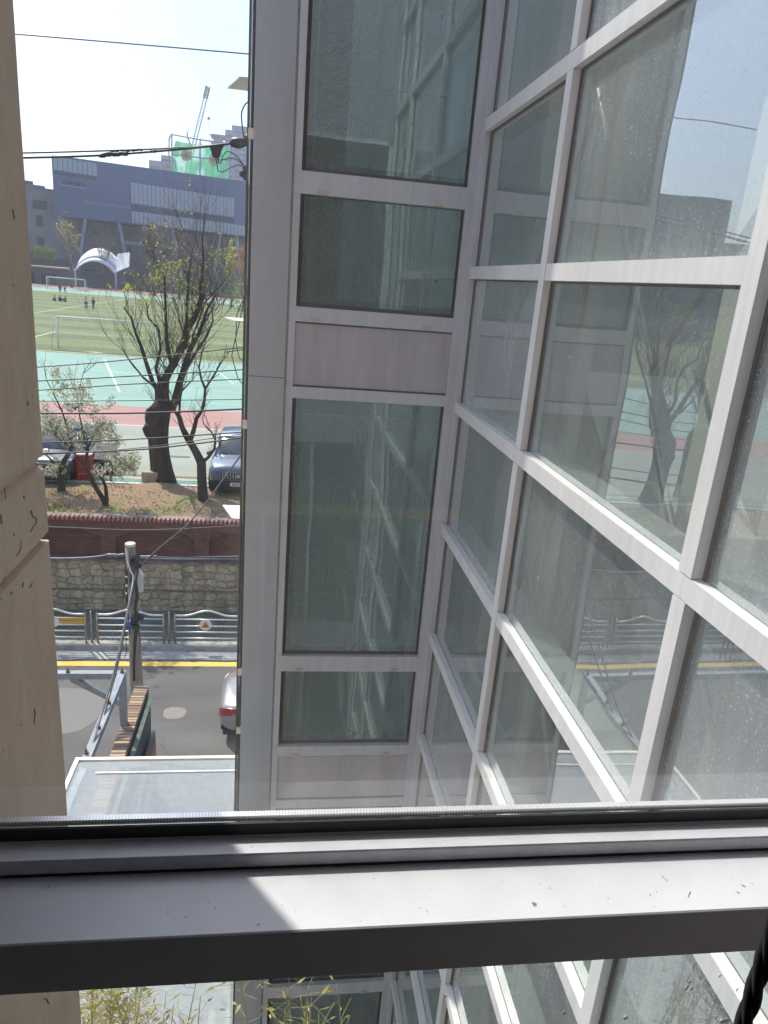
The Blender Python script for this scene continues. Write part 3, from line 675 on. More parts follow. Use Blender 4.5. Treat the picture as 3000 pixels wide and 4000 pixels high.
for (cx, cy, sx, sy, nn) in ((1070, 90, 70, 60, 260), (830, 200, 35, 18, 110), (1020, 160, 60, 60, 130), (1150, 60, 50, 40, 90), (1180, 200, 90, 80, 130), (1060, 380, 60, 60, 70), (1250, 330, 70, 50, 90), (1080, 520, 60, 80, 60), (960, 290, 50, 30, 60)):
    for k in range(nn//2): leafq(cr, P2(rnd.gauss(cx, sx*.6), rnd.gauss(cy, sy*.6), BY+rnd.gauss(0, .3)), rnd.uniform(.03, .06))
obj('crown', cr, LEAFY, t)

pol = t
for (x, y, rz, lb_) in ((-11.0, 24.4, 1.0, 'thick-trunked budding tree out of direct view, mirrored nearest the wall in the glazing'), (-12.6, 24.9, 2.4, 'second thick-trunked budding tree out of direct view, mirrored in the glazing')):
    c_ = copy_tree(pol); c_.location = (x, y, ZF); c_.rotation_euler.z = rz; c_['label'] = lb_; c_['group'] = 'pollarded trees along the bank'
pol['group'] = 'pollarded trees along the bank'
# slim leaning tree
t = thing('slender_tree', 'slim dark bare tree forking beside the blue-grey parked car', 'tree', tuple(Vector((P2(1318, 1610, 22.1).x, 22.1, ZF))))
m = MB(); tips = []
TY = 22.1
def limb(mb, pts, r0, r1, Y=TY, n=8):
    P = [P2(x, y, Y) for x, y in pts]; mb.tube(P, [r0+(r1-r0)*k/(len(P)-1) for k in range(len(P))], n, False); return P
A = [P2(1325, 1625, TY)]+[P2(x, y, TY) for x, y in ((1315, 1560), (1308, 1450), (1305, 1340), (1265, 1260), (1215, 1180), (1180, 1110), (1160, 1040), (1120, 990))]
m.tube(A, [.2, .16, .145, .14, .115, .1, .08, .07, .03], 10, False)
Bp = limb(m, [(1232, 1200), (1255, 1130), (1275, 1050), (1310, 1000), (1325, 930), (1330, 860), (1350, 830), (1400, 750), (1440, 680)], .075, .015)
Cp = limb(m, [(1330, 860), (1305, 800), (1290, 720), (1310, 620), (1330, 570)], .04, .012)
Dp = limb(m, [(1305, 1340), (1350, 1305), (1390, 1250), (1395, 1190), (1370, 1140), (1330, 1100)], .06, .015)
Ep = limb(m, [(1160, 1040), (1165, 960), (1175, 880), (1250, 800), (1260, 700)], .04, .01)
for PP in (A[5:], Bp, Cp, Dp, Ep):
    for k in range(1, len(PP)):
        for rep in range(2):
            nd = ((PP[k]-PP[k-1]).normalized()*.5+Vector((rnd.uniform(-1, 1), rnd.uniform(-.6, .6), rnd.uniform(.1, .9)))).normalized()
            grow(m, PP[k], nd, rnd.uniform(.3, .7), .011, 1, tips, .45, .5, 4, .003, .2)
obj('trunk', m, BARK, t)
cr = MB()
for q, dp in tips:
    if rnd.random() < .2:
        for k in range(2): leafq(cr, q+Vector((rnd.gauss(0, .04),)*3), .03)
obj('crown', cr, LEAFY, t)

# flowering trees
def flower_tree(name, label, base, Y, stems, clusters, seed, group=None):
    t = thing(name, label, 'tree', tuple(Vector((P2(*base, Y).x, Y, ZF-.02))), group=group)
    m = MB(); tips = []
    for pts, r0, r1 in stems:
        PP = limb(m, pts, r0, r1, Y)
        for k in range(2, len(PP)):
            for rep in range(2):
                nd = ((PP[k]-PP[k-1]).normalized()*.5+Vector((rnd.uniform(-1, 1), rnd.uniform(-.7, .7), rnd.uniform(0, .9)))).normalized()
                grow(m, PP[k], nd, rnd.uniform(.3, .6), .012, 1, tips, .45, .5, 4, .003, .2)
    fl = MB(); lf = MB()
    for (cx, cy, sx, sy, nn) in clusters:
        c = P2(cx, cy, Y)
        for k in range(4):
            e = P2(cx+rnd.uniform(-sx, sx)*.7, cy+rnd.uniform(-sy, sy)*.7, Y+rnd.uniform(-.3, .3)); m.tube([c.lerp(e, -.5), c.lerp(e, .3), e], [.009, .007, .004], 4, False)
        for k in range(int(nn*.62)):
            q = P2(rnd.gauss(cx, sx*.6), rnd.gauss(cy, sy*.5), Y+rnd.gauss(0, .25))
            for j in range(rnd.randint(4, 8)): leafq(fl, q+Vector((rnd.gauss(0, .035), rnd.gauss(0, .035), rnd.gauss(0, .035))), rnd.uniform(.028, .055), .7)
            if rnd.random() < .8:
                for j in range(3): leafq(lf, q+Vector((rnd.gauss(0, .06), rnd.gauss(0, .06), rnd.gauss(0, .06))), rnd.uniform(.025, .045))
    obj('trunk', m, BARK, t); obj('blossom', fl, PETAL, t); obj('foliage', lf, LEAFG, t); return t
flower_tree('blossom_tree', 'white-blossomed tree with two crooked stems meeting low on the bank', (690, 1625), 21.4,
            [([(692, 1635), (665, 1570), (620, 1500), (590, 1450), (570, 1400), (545, 1370), (555, 1330), (565, 1280), (570, 1240), (600, 1180), (640, 1120)], .085, .02),
             ([(692, 1635), (690, 1560), (686, 1500), (670, 1460), (640, 1425)], .07, .035),
             ([(570, 1260), (540, 1150), (515, 1030), (500, 900), (540, 760)], .03, .008), ([(545, 1370), (500, 1300), (440, 1230), (360, 1160)], .035, .01)],
            [(640, 1400, 45, 25, 32), (790, 1340, 90, 70, 170), (850, 1350, 50, 60, 90), (640, 1130, 90, 60, 120), (740, 1190, 70, 50, 60), (540, 880, 60, 90, 70), (420, 850, 80, 80, 70), (480, 980, 60, 40, 40), (370, 760, 40, 40, 30), (720, 960, 20, 50, 22), (600, 1020, 60, 60, 40), (690, 1090, 60, 40, 60)], 1)
flower_tree('blossom_tree', 'white-blossomed tree with a straight dark trunk beside the red cabinet', (405, 1560), 22.6,
            [([(402, 1570), (398, 1480), (392, 1400), (400, 1350), (440, 1290), (465, 1230)], .13, .05), ([(392, 1400), (340, 1330), (300, 1290)], .05, .02), ([(465, 1230), (440, 1120), (400, 1000), (350, 900), (300, 800)], .04, .01)],
            [(360, 1380, 45, 45, 90), (320, 1130, 80, 50, 130), (430, 1160, 80, 60, 110), (490, 1230, 60, 40, 60), (300, 1000, 50, 60, 40), (350, 1060, 60, 40, 50), (200, 1100, 70, 60, 60), (440, 1080, 60, 40, 50)], 2)

# ground plants on the bank
lf = MB()
for (px, py, nn, s) in ((330, 1930, 80, .07), (470, 1905, 60, .05), (370, 1870, 80, .09), (395, 1880, 60, .08), (640, 1995, 70, .05), (215, 1990, 120, .08), (250, 2010, 80, .07), (780, 1960, 30, .05), (860, 2010, 40, .05), (560, 1960, 30, .04), (240, 1930, 60, .07), (520, 2005, 30, .04)):
    c = atZ(px, py, ZF+.03)
    for k in range(nn):
        q = c+Vector((rnd.gauss(0, .28), rnd.gauss(0, .16), abs(rnd.gauss(0, .03))+.03)); h = s*rnd.uniform(.6, 1.4); dx = rnd.uniform(-.04, .04)
        lf.add([q+Vector((-.012, 0, -.05)), q+Vector((.012, 0, -.05)), q+Vector((dx, rnd.uniform(-.03, .03), h))], [(0, 1, 2)])
struct('grass_tufts', lf, LEAFG, 'stuff')
lf = MB()
for k in range(2600):
    x = rnd.uniform(-10, 3); y = rnd.uniform(YW+.42, 23.6); z = -7.03+.06*math.sin((y-YW-.36)/3.35*3.1)+.03; leafq(lf, Vector((x, y, z)), rnd.uniform(.02, .045), .6)
struct('fallen_leaves', lf, leafm('dry_leaves', (.25, .15, .08), (.62, .46, .33), .8, .1), 'stuff')

# kerbside cut stone under the big tree
a = atZ(585, 1890, ZF)
tag(obj('stone_block', MB().box(a.x-.25, a.x+.28, a.y-.08, a.y+.16, ZF-.02, ZF+.42), mat('sandy_stone', (.42, .32, .23), .9, 0, .2, 5), bevel=.02), 'square sandy stone block leaning against the foot of the thick trunk', 'stone')

# ------------------------------------------------------------------ red cabinet, bin
RED = mat('red_enamel', (.42, .02, .025), .4, 0, .1, 6); 
a = atZ(300, 1884, ZF)
t = thing('fire_hose_cabinet', 'small red metal cabinet with pale top standing on the bank edge', 'cabinet', (a.x+.22, a.y+.15, ZF-.03))
obj('body', MB().box(a.x, a.x+.47, a.y, a.y+.32, ZF-.05, ZF+.92), RED, t, bevel=.01)
obj('top', MB().box(a.x-.015, a.x+.485, a.y-.015, a.y+.335, ZF+.92, ZF+.96), mat('pale_top', (.62, .50, .48), .6), t)
obj('door', MB().box(a.x+.03, a.x+.44, a.y-.012, a.y-.002, ZF+.1, ZF+.88), RED, t)
m = MB(); 
for k in range(5): m.bar((a.x+.06+.07*k, a.y-.018, ZF+.28+.012*k), (a.x+.13+.07*k, a.y-.018, ZF+.30+.03*(k % 2)), .004, .025)
obj('yellow_marking', m, YEL, t)
a = atZ(370, 1848, ZF)
t = thing('litter_container', 'dark blue container with pale curved stripe and grey lid beside the cabinet', 'container', (a.x+.3, a.y+.3, ZF))
obj('body', MB().box(a.x, a.x+.62, a.y, a.y+.55, ZF+.02, ZF+.50), mat('navy_plastic', (.02, .035, .10), .45, 0, .2, 6), t, bevel=.02)
m = MB(); m.add([(a.x-.02, a.y-.02, ZF+.5), (a.x+.64, a.y-.02, ZF+.5), (a.x+.64, a.y+.6, ZF+.95), (a.x-.02, a.y+.6, ZF+.95), (a.x-.02, a.y+.6, ZF+.5), (a.x+.64, a.y+.6, ZF+.5)], [(0, 1, 2, 3), (0, 3, 4), (1, 5, 2), (3, 2, 5, 4), (0, 4, 5, 1)])
obj('lid', m, mat('grey_brown_lid', (.17, .15, .14), .7, 0, .2, 6), t)
m = MB(); m.tube([(a.x+.03+.56*k/10, a.y-.004, ZF+.3+.14*math.sin(k/10*2.6)) for k in range(11)], .012, 5); obj('stripe', m, mat('pale_stripe', (.5, .45, .35), .6), t)
for i_, px in enumerate((433,)):
    a = atZ(px, 1886, ZF); m = MB(); m.tube([(a.x, a.y, ZF-.02), (a.x, a.y, ZF+.42)], .035, 10)
    tag(obj('bollard', m, BARK2), 'short dark post standing behind the blossom at the bank edge', 'post')

# ------------------------------------------------------------------ CARS
CGLASS = mat('car_window_glass', (.05, .065, .085), .12, 0, 0, spec=.35)
TYRE = mat('tyre_rubber', (.02, .02, .02), .85); RIM = mat('wheel_alloy', (.45, .46, .48), .3, .8)
BLACKP = mat('black_plastic', (.02, .021, .023), .55); LAMP = mat('headlamp_glass', (.65, .68, .72), .12, .4); REDL = mat('tail_lamp_red', (.34, .008, .012), .2, 0, .3, 25, coat=1)
CHROME = mat('chrome_trim', (.7, .71, .73), .15, 1)
def carpaint(name, col): return mat(name, col, .28, .45, .03, 2, coat=1)
def car(label, name, paint, loc, rz, L, W, H, suv=True, plate='12 3456'):
    """local: +X is the nose, built as a lofted lower body, dark glasshouse and roof"""
    t = thing(name, label, 'car', loc, rz)
    hood = .62*H if suv else .60*H; belt = .60*H if suv else .62*H
    st = [(-.5, .58, .30, .53), (-.493, .72, .25, .58), (-.475, .84, .21, .615), (-.44, .93, .19, .635), (-.39, .98, .18, .645), (-.30, 1, .16, .645), (-.1, 1, .16, .63), (.1, 1, .16, .62), (.22, 1, .16, .615), (.30, .99, .16, .60), (.38, .975, .17, .575), (.44, .945, .19, .55), (.475, .89, .22, .50), (.495, .80, .28, .42)]
    if suv: st = [(a, b_, c_, min(d_+.05, .66) if a > .2 else d_) for a, b_, c_, d_ in st]
    rings = []
    for a, wf, zb, zt in st:
        x = a*L; w_ = W/2*wf; zb *= H; zt *= H; zm = zb+(zt-zb)*.5
        prof = [(-w_*.86, zb), (-w_*.97, zb+.06*H), (-w_, zm), (-w_*.985, zt-.07*H), (-w_*.93, zt-.02*H), (-w_*.80, zt), (-w_*.4, zt+.018*H), (0, zt+.024*H), (w_*.4, zt+.018*H), (w_*.80, zt), (w_*.93, zt-.02*H), (w_*.985, zt-.07*H), (w_, zm), (w_*.97, zb+.06*H), (w_*.86, zb)]
        rings.append([(x, y, z) for y, z in prof])
    body = obj('body', MB().loft(rings), paint, t, True)
    if suv: gh = [(-.47, .60, .66, .72), (-.44, .72, .80, .80), (-.38, .79, .93, .86), (-.2, .80, .985, .88), (0, .80, 1, .88), (.08, .79, .98, .88), (.14, .76, .93, .88), (.25, .70, .655, .90), (.27, .60, .62, .88)]
    else: gh = [(-.38, .55, .66, .8), (-.34, .68, .70, .84), (-.22, .74, .93, .86), (-.1, .75, .99, .86), (.05, .74, 1, .86), (.1, .72, .96, .88), (.24, .66, .66, .9), (.26, .55, .62, .9)]
    rg = []; rr = []
    for a, wt, zt, wb in gh:
        x = a*L; zt *= H; zb = .60*H; wb_ = W/2*wb; wt_ = W/2*wt
        rg.append([(x, -wb_, zb), (x, -wt_*1.02, max(zb+.01, zt-.05*H)), (x, -wt_*.9, zt-.012*H), (x, 0, zt), (x, wt_*.9, zt-.012*H), (x, wt_*1.02, max(zb+.01, zt-.05*H)), (x, wb_, zb)])
    obj('windows', MB().loft(rg), CGLASS, t, True)
    a0, a1 = (-.42, .115) if suv else (-.22, .085); m = MB(); rs = []
    for k in range(9):
        a = a0+(a1-a0)*k/8
        for i in range(len(gh)-1):
            if gh[i][0] <= a <= gh[i+1][0]:
                f = (a-gh[i][0])/(gh[i+1][0]-gh[i][0]); zt = (gh[i][2]+(gh[i+1][2]-gh[i][2])*f)*H; wt = (gh[i][1]+(gh[i+1][1]-gh[i][1])*f)*W/2; break
        x = a*L; rs.append([(x, -wt*1.04, zt-.055*H), (x, -wt*.92, zt), (x, 0, zt+.014*H), (x, wt*.92, zt), (x, wt*1.04, zt-.055*H), (x, wt*.9, zt-.06*H), (x, 0, zt-.02*H), (x, -wt*.9, zt-.06*H)])
    obj('roof', MB().loft(rs), paint, t, True)
    for s in (-1, 1):
        m = MB(); i0 = 6 if suv else 5
        m.tube([(gh[i0][0]*L, s*W/2*gh[i0][1]*1.0, gh[i0][2]*H-.04), (gh[i0+1][0]*L+.02, s*W/2*(gh[i0+1][3])*.97, .62*H)], .035, 6); obj('pillar', m, paint, t, True); m = MB()
        m.tube([(-.02*L, s*W/2*.80*1.02, .93*H), (-.03*L, s*W/2*.90, .62*H)], .03, 6)
        obj('pillar', m, paint, t, True)
        m = MB(); m.ball((.2*L, s*(W/2+.08), .66*H), .1, 8, 6, (.55, 1, .75)); obj('wing_mirror', m, paint, t, True)
        # lamps
        m = MB(); x = .455*L; m.loft([[(x+dx, s*(W/2*.52+dy), z) for dx, dy, z in ((.02+.1, 0, .47*H), (-.02, .36*W/2, .50*H), (-.12, .42*W/2, .55*H), (.0+.04, .02, .545*H))], [(x+dx-.2, s*(W/2*.52+dy*.9), z) for dx, dy, z in ((0, 0, .47*H), (-.02, .36*W/2, .50*H), (-.1, .40*W/2, .55*H), (.0, .02, .545*H))]], False)
        obj('headlight', m, LAMP, t, True)
        m = MB(); ra = []
        st_ = [(st[0][0], st[0][1]*.42, st[0][3], .10, .04)]+[(a, wf, zt, (.12, .13, .12, .10, .04)[i_], (.04, .035, .03, .03, .035)[i_]) for i_, (a, wf, zb, zt) in enumerate(st[:5])]
        for a, wf, zt, hh, tt in st_:
            x = a*L-(.014 if a < -.47 else .006); y = s*(W/2*wf+.006); zt *= H
            ra.append([(x, y*.966, zt-tt*H), (x, y*.992, zt-(tt+hh*.35)*H), (x, y*1.0, zt-(tt+hh)*H), (x+.05, y*.9, zt-(tt+hh)*H), (x+.05, y*.9, zt-tt*H)])
        m.loft(ra, False)
        obj('tail_light', m, REDL, t, True)
        for wx in (-.30, .31):
            m = MB(); y0 = s*(W/2-.2); y1 = s*(W/2+.012); rw = .235*H if not suv else .225*H
            m.tube([(wx*L, y0, rw), (wx*L, y1, rw)], rw, 24); tw = obj('wheel', m, TYRE, t, True)
            m = MB(); m.tube([(wx*L, s*(W/2+.005), rw), (wx*L, s*(W/2+.02), rw)], rw*.66, 20); obj('rim', m, RIM, tw, True)
    m = MB(); m.box(.487*L, .507*L, -W*.27, W*.27, .36*H, .50*H); gr = obj('grille', m, BLACKP, t, True)
    for k in range(13):
        y = -W*.25+W*.5*k/12
        if k != 6: obj('grille_bar', MB().box(.508*L, .513*L, y-.012, y+.012, .375*H, .49*H), CHROME, gr, True)
    m = MB(); m.tube([(.512*L, 0, .44*H), (.517*L, 0, .44*H)], .06, 18); obj('emblem', m, CHROME, gr, True)
    obj('bumper', MB().box(-.49*L, -.44*L, -W*.40, W*.40, .2*H, .28*H), BLACKP, t, True, bevel=.03)
    m = MB(); m.box(.44*L, .503*L, -W*.45, W*.45, .16*H, .33*H); obj('bumper', m, BLACKP if suv else paint, t, True, bevel=.03)
    m = MB(); m.box(.5035*L, .509*L, -.26, .26, .235*H, .235*H+.11); pl = obj('number_plate', m, WHT, t, True)
    y = -.2
    while y < .2: obj('plate_character', MB().box(.5092*L, .5098*L, y, y+rnd.uniform(.02, .04), .235*H+.025, .235*H+.085), BLACKP, pl, True); y += .06
    m = MB(); m.box(-.48*L, .48*L, -W*.40, W*.40, .12*H, .2*H); obj('underside', m, BLACKP, t, True)
    return t
a = atZ(500/.553, 1080/.553, ZF)
car('blue-grey sport utility car parked nose-in beside the slender bare tree', 'parked_car', carpaint('blue_grey_paint', (.12, .145, .20)), (-1.30, 22.75+2.35, ZF+.02), R(-90), 4.7, 1.98, 1.66)
car('dark grey parked car with bright windscreen half hidden by the beige wall', 'parked_car', carpaint('dark_grey_paint', (.045, .05, .055)), (-7.5, 23.3+2.3, ZF), R(-90), 4.6, 1.84, 1.5, False)
car('silver sedan on the road partly hidden by the grey column', 'sedan_car', carpaint('silver_paint', (.34, .34, .345)), (-1.13+2.35, 14.62, ZS), 0, 4.7, 1.80, 1.47, False)

# ------------------------------------------------------------------ GOALS
def goal(label, x0, x1, y, h, dep, net=True, r=.06):
    t = thing('football_goal', label, 'goal', ((x0+x1)/2, y, ZF), 0, 'football goals'); m = MB()
    m.tube([(x0, y, ZF), (x0, y, ZF+h)], r, 8); obj('post', m, WHT, t); m = MB(); m.tube([(x1, y, ZF), (x1, y, ZF+h)], r, 8); obj('post', m, WHT, t)
    m = MB(); m.tube([(x0, y, ZF+h), (x1, y, ZF+h)], r, 8); obj('crossbar', m, WHT, t)
    m = MB()
    for x in (x0, x1): m.tube([(x, y, ZF+h), (x, y+dep*.5, ZF+h*.95), (x, y+dep, ZF+.03), (x, y, ZF+.03)], r*.4, 5)
    m.tube([(x0, y+dep, ZF+.03), (x1, y+dep, ZF+.03)], r*.4, 5); obj('net_frame', m, GALV, t)
    if net:
        m = MB(); k = x0
        while k < x1+.01: m.tube([(k, y, ZF+h), (k, y+dep*.45, ZF+h*.8), (k, y+dep, ZF+.03)], .007, 3, False); k += .35
        for j in range(1, 9):
            f = j/9; m.tube([(x0, y+dep*f, ZF+h*(1-f)**.8+.02), ((x0+x1)/2, y+dep*f, ZF+h*(1-f)**.8-.08*h*(1-f)+.02), (x1, y+dep*f, ZF+h*(1-f)**.8+.02)], .007, 3, False)
        obj('net', m, mat('goal_net', (.55, .57, .5), .9), t)
ga = atZ(218, 1362, ZF); gb = atZ(868, 1376, ZF)
goal('large white goal standing at the near edge of the turf', ga.x, ga.x+7.6, ga.y+.8, 2.44, -1.9)
goal('small-looking white goal at the far end of the turf', -51, -43.2, 170, 2.5, 2.0, True, .1)

# ------------------------------------------------------------------ PEOPLE
SKIN = mat('skin', (.45, .27, .19), .6); HAIR = mat('black_hair', (.015, .013, .012), .5)
def skinmesh(name, verts, edges, radii, m, parent):
    me = bpy.data.meshes.new(name); me.from_pydata(verts, edges, []); o = bpy.data.objects.new(name, me); C.objects.link(o)
    md = o.modifiers.new('skin', 'SKIN'); me.skin_vertices.new() if not me.skin_vertices else None
    for i, r in enumerate(radii): me.skin_vertices[0].data[i].radius = (r, r); me.skin_vertices[0].data[i].use_root = (i == 0)
    o.modifiers.new('sub', 'SUBSURF').levels = 1; bpy.context.view_layer.update()
    me2 = bpy.data.meshes.new_from_object(o.evaluated_get(bpy.context.evaluated_depsgraph_get())); bpy.data.objects.remove(o)
    me2.materials.clear(); me2.materials.append(m); me2.polygons.foreach_set('use_smooth', [True]*len(me2.polygons))
    o = bpy.data.objects.new(name, me2); C.objects.link(o); o.parent = parent; return o
def person(label, loc, rz, top, bottom, sit=False, stride=.0):
    t = thing('person', label, 'person', loc, rz, 'people on the turf')
    if not sit:
        hz = .92; J = [(0, 0, hz), (0, 0, 1.15), (0, 0, 1.38), (0, .0, 1.5), (0, .02, 1.6), (0, .02, 1.7)]
        leg = lambda s: [(s*.1, 0, .88), (s*.11, .03+s*stride*.5, .48), (s*.12, s*stride, .08), (s*.13, .14+s*stride, .04)]
        arm = lambda s: [(s*.19, 0, 1.36), (s*.25, -.02, 1.08), (s*.26, .06, .84), (s*.26, .09, .75)]
    else:
        hz = .12; J = [(0, 0, hz), (0, -.05, .35), (0, -.05, .58), (0, -.03, .68), (0, 0, .78), (0, 0, .88)]
        leg = lambda s: [(s*.1, .05, .11), (s*.16, .4, .42), (s*.14, .62, .08), (s*.14, .76, .05)]
        arm = lambda s: [(s*.19, -.05, .56), (s*.26, .1, .33), (s*.18, .36, .32), (s*.16, .42, .34)]
    V = J[:]; E = [(i, i+1) for i in range(5)]; rad = [.13, .125, .14, .055, .09, .075]
    for s in (-1, 1):
        b0 = len(V); V += leg(s); E += [(0, b0), (b0, b0+1), (b0+1, b0+2), (b0+2, b0+3)]; rad += [.085, .058, .042, .04]
        b0 = len(V); V += arm(s); E += [(2, b0), (b0, b0+1), (b0+1, b0+2), (b0+2, b0+3)]; rad += [.055, .042, .034, .034]
    skinmesh('body', V, E, rad, SKIN, t)
    V = J[:3]; E = [(0, 1), (1, 2)]; rad = [.15, .15, .16]
    for s in (-1, 1):
        b0 = len(V); V += arm(s)[:3]; E += [(2, b0), (b0, b0+1), (b0+1, b0+2)]; rad += [.075, .06, .05]
    skinmesh('jacket', V, E, rad, top, t)
    V = [J[0]]; E = []; rad = [.155]
    for s in (-1, 1):
        b0 = len(V); V += leg(s)[:3]; E += [(0, b0), (b0, b0+1), (b0+1, b0+2)]; rad += [.1, .078, .062]
    skinmesh('trousers', V, E, rad, bottom, t)
    m = MB(); m.ball((0, J[5][1]-.015, J[5][2]-.02), .108, 10, 7, (1, 1.05, 1.1)); obj('hair', m, HAIR, t, True)
    return t
CLW = mat('white_cloth', (.62, .64, .68), .9); CLB = mat('black_cloth', (.02, .02, .025), .9); CLG = mat('grey_cloth', (.2, .2, .22), .9); CLN = mat('navy_cloth', (.03, .04, .09), .9)
a = atZ(343, 1208, ZF); person('person in pale top and dark trousers, left of the nearer standing pair', (a.x-.2, a.y, ZF), R(200), CLW, CLN)
person('person in black jacket and light trousers, right of the nearer standing pair', (a.x+.75, a.y+.2, ZF), R(150), CLB, CLG)
a = atZ(254, 1143, ZF); person('person in dark jacket standing by the far goal, left of the pair', (a.x-.1, 156, ZF), R(190), CLB, CLN)
person('person in white top standing by the far goal, right of the pair', (a.x+1.0, 155.5, ZF), R(160), CLW, CLN, False, .18)
a = atZ(222, 1176, ZF); person('person in white sitting on the turf, left of the seated trio', (a.x-.3, a.y, ZF), R(180), CLW, CLB, True)
person('person in black sitting on the turf, middle of the seated trio', (a.x+.5, a.y, ZF), R(200), CLB, CLB, True)
person('person in grey top sitting on the turf, right of the seated trio', (a.x+1.3, a.y, ZF), R(160), CLG, CLB, True)

# ------------------------------------------------------------------ FAR BUILDINGS
P0 = atY(214, 844, 212); ANG = R(33.07)
BLUE = mat('slate_blue_cladding', (.115, .15, .265), .55, .2, .08, .5); n, l, b = nodes(BLUE)
tc = n.new('ShaderNodeTexCoord'); s_ = n.new('ShaderNodeSeparateXYZ'); l.new(tc.outputs['Object'], s_.inputs[0])
rz_ = ramp(n, l, mth(n, l, 'FRACT', mth(n, l, 'DIVIDE', s_.outputs[2], .55)), [(0, (.78,)*3), (.1, (1,)*3), (1, (1,)*3)])
rx_ = ramp(n, l, mth(n, l, 'FRACT', mth(n, l, 'DIVIDE', s_.outputs[0], 1.2)), [(0, (.86,)*3), (.05, (1,)*3), (1, (1,)*3)])
kk = ramp(n, l, noise_out(n, l, tc.outputs['Object'], .35, 5, .7), [(.3, (.88,)*3), (.7, (1.1,)*3)])
cc = mixc(n, l, 1, (.115, .15, .265), rz_, 'MULTIPLY'); cc = mixc(n, l, 1, cc, rx_, 'MULTIPLY'); cc = mixc(n, l, 1, cc, kk, 'MULTIPLY'); l.new(cc, b.inputs['Base Color'])
def finmat(name, ca, cb_, per):
    m = mat(name, ca, .5); n, l, b = nodes(m); tc = n.new('ShaderNodeTexCoord'); s_ = n.new('ShaderNodeSeparateXYZ'); l.new(tc.outputs['Object'], s_.inputs[0])
    c = ramp(n, l, mth(n, l, 'FRACT', mth(n, l, 'DIVIDE', s_.outputs[0], per)), [(0, cb_), (.16, cb_), (.2, ca), (1, ca)]); l.new(c, b.inputs['Base Color']); return m
PALE = finmat('pale_ribbed_cladding', (.38, .42, .47), (.17, .20, .26), 1.25)
LOUV = mat('dark_louvres', (.07, .08, .10), .6, .2, .3, 1.5)
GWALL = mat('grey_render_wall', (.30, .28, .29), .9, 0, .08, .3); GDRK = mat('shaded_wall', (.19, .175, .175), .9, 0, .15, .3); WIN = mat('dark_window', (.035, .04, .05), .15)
t = thing('arena_building', 'large slate-blue cantilevered building on slanting columns beyond the field', 'building', (P0.x, P0.y, ZF), ANG)
z0 = -ZF
def lb(x0, x1, y0, y1, za, zb): return MB().box(x0, x1, y0, y1, za+z0, zb+z0)
m = MB(); L = 95
m.add([(x+y*.40, y, z+z0) for y in (0, 34) for x, z in ((0, 9.85), (L, 10.6), (L, 27.2), (0, 24.3))], [(0, 1, 2, 3), (7, 6, 5, 4), (0, 4, 5, 1), (1, 5, 6, 2), (2, 6, 7, 3), (3, 7, 4, 0)])
obj('upper_volume', m, BLUE, t, True)
obj('pale_panel', lb(.3, 11.5, -.25, -.01, 20.9, 24.0), PALE, t, True)
obj('pale_panel', lb(20.5, 52.6, -.25, -.01, 15.4, 20.7), PALE, t, True)
obj('pale_panel', lb(20.5, 57, -.25, -.01, 10.35, 13.4), PALE, t, True)
obj('louvre_band', lb(20.5, 52.6, -.2, -.01, 13.6, 15.0), LOUV, t, True)
obj('louvre_band', lb(7, 20.3, -.12, -.01, 13.9, 14.5), mat('light_louvres', (.19, .22, .27), .5, .2, .6, 2, stretch=(1, 1, 5)), t, True)
obj('louvre_band', lb(.5, 11.4, -.12, -.01, 19.9, 20.5), LOUV, t, True)
obj('sign_ledge', lb(1.9, 8.3, -.5, -.01, 17.35, 17.6), PALE, t, True)
m = MB(); x = 2.5
for k in range(7):
    m.box(x, x+.62, -.35, -.01, 18.0+z0, 18.18+z0); m.box(x+.22, x+.4, -.34, -.012, 18.2+z0, 18.75+z0); m.box(x, x+.6, -.36, -.014, 18.5+z0, 18.64+z0); x += .82
obj('sign_characters', m, mat('navy_sign', (.03, .04, .10), .5), t, True)
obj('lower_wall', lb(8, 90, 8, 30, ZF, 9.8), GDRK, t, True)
for x in (12.5, 17.5, 22, 27.5, 33, 40, 48, 56):
    for z in (6.6, 2.4): obj('window', lb(x, x+1.3, 7.9, 7.99, z, z+1.5), WIN, t, True)
for x in (10, 24, 31, 38, 46): obj('doorway', lb(x, x+3, 7.88, 7.99, ZF+.2, ZF+4), WIN, t, True)
obj('balcony', lb(20, 40, 7.2, 7.87, 4.7, 5.6), PALE, t, True)
for (xa, xb) in ((1.2, 6), (8.3, 5.6), (17.2, 21), (29, 26), (33, 37.5), (49, 46), (54, 58)):
    m = MB(); m.bar((xa, 1.2, 10.3+z0), (xb, 2.5, ZF+z0), .75, .75); obj('slanted_column', m, PALE, t, True)
t = thing('grey_institute_building', 'long grey rendered building left of the slate-blue arena', 'building', (P0.x, P0.y, ZF), ANG)
obj('wall', lb(-90, 7.6, 6, 30, ZF, 16.6), GWALL, t, True)
obj('parapet', lb(-90, -.3, 5.8, 5.99, 16.0, 17.1), mat('blue_grey_parapet', (.2, .22, .27), .7), t, True)
obj('rooftop_plant', lb(-9, -2, 10, 14, 16.6, 18.2), LOUV, t, True)
for x in range(-88, -2, 5):
    for z in (6.8, 1.4): obj('window', lb(x+.0, x+1.7, 5.9, 5.99, z, z+2.9), WIN, t, True)
    obj('louvre_window', lb(x-.6, x+2.9, 5.85, 5.99, 11.2, 13.4), LOUV, t, True)
obj('ground_floor', lb(-90, 5, 3, 5.79, ZF, -1), mat('brown_base', (.16, .13, .10), .9), t, True)
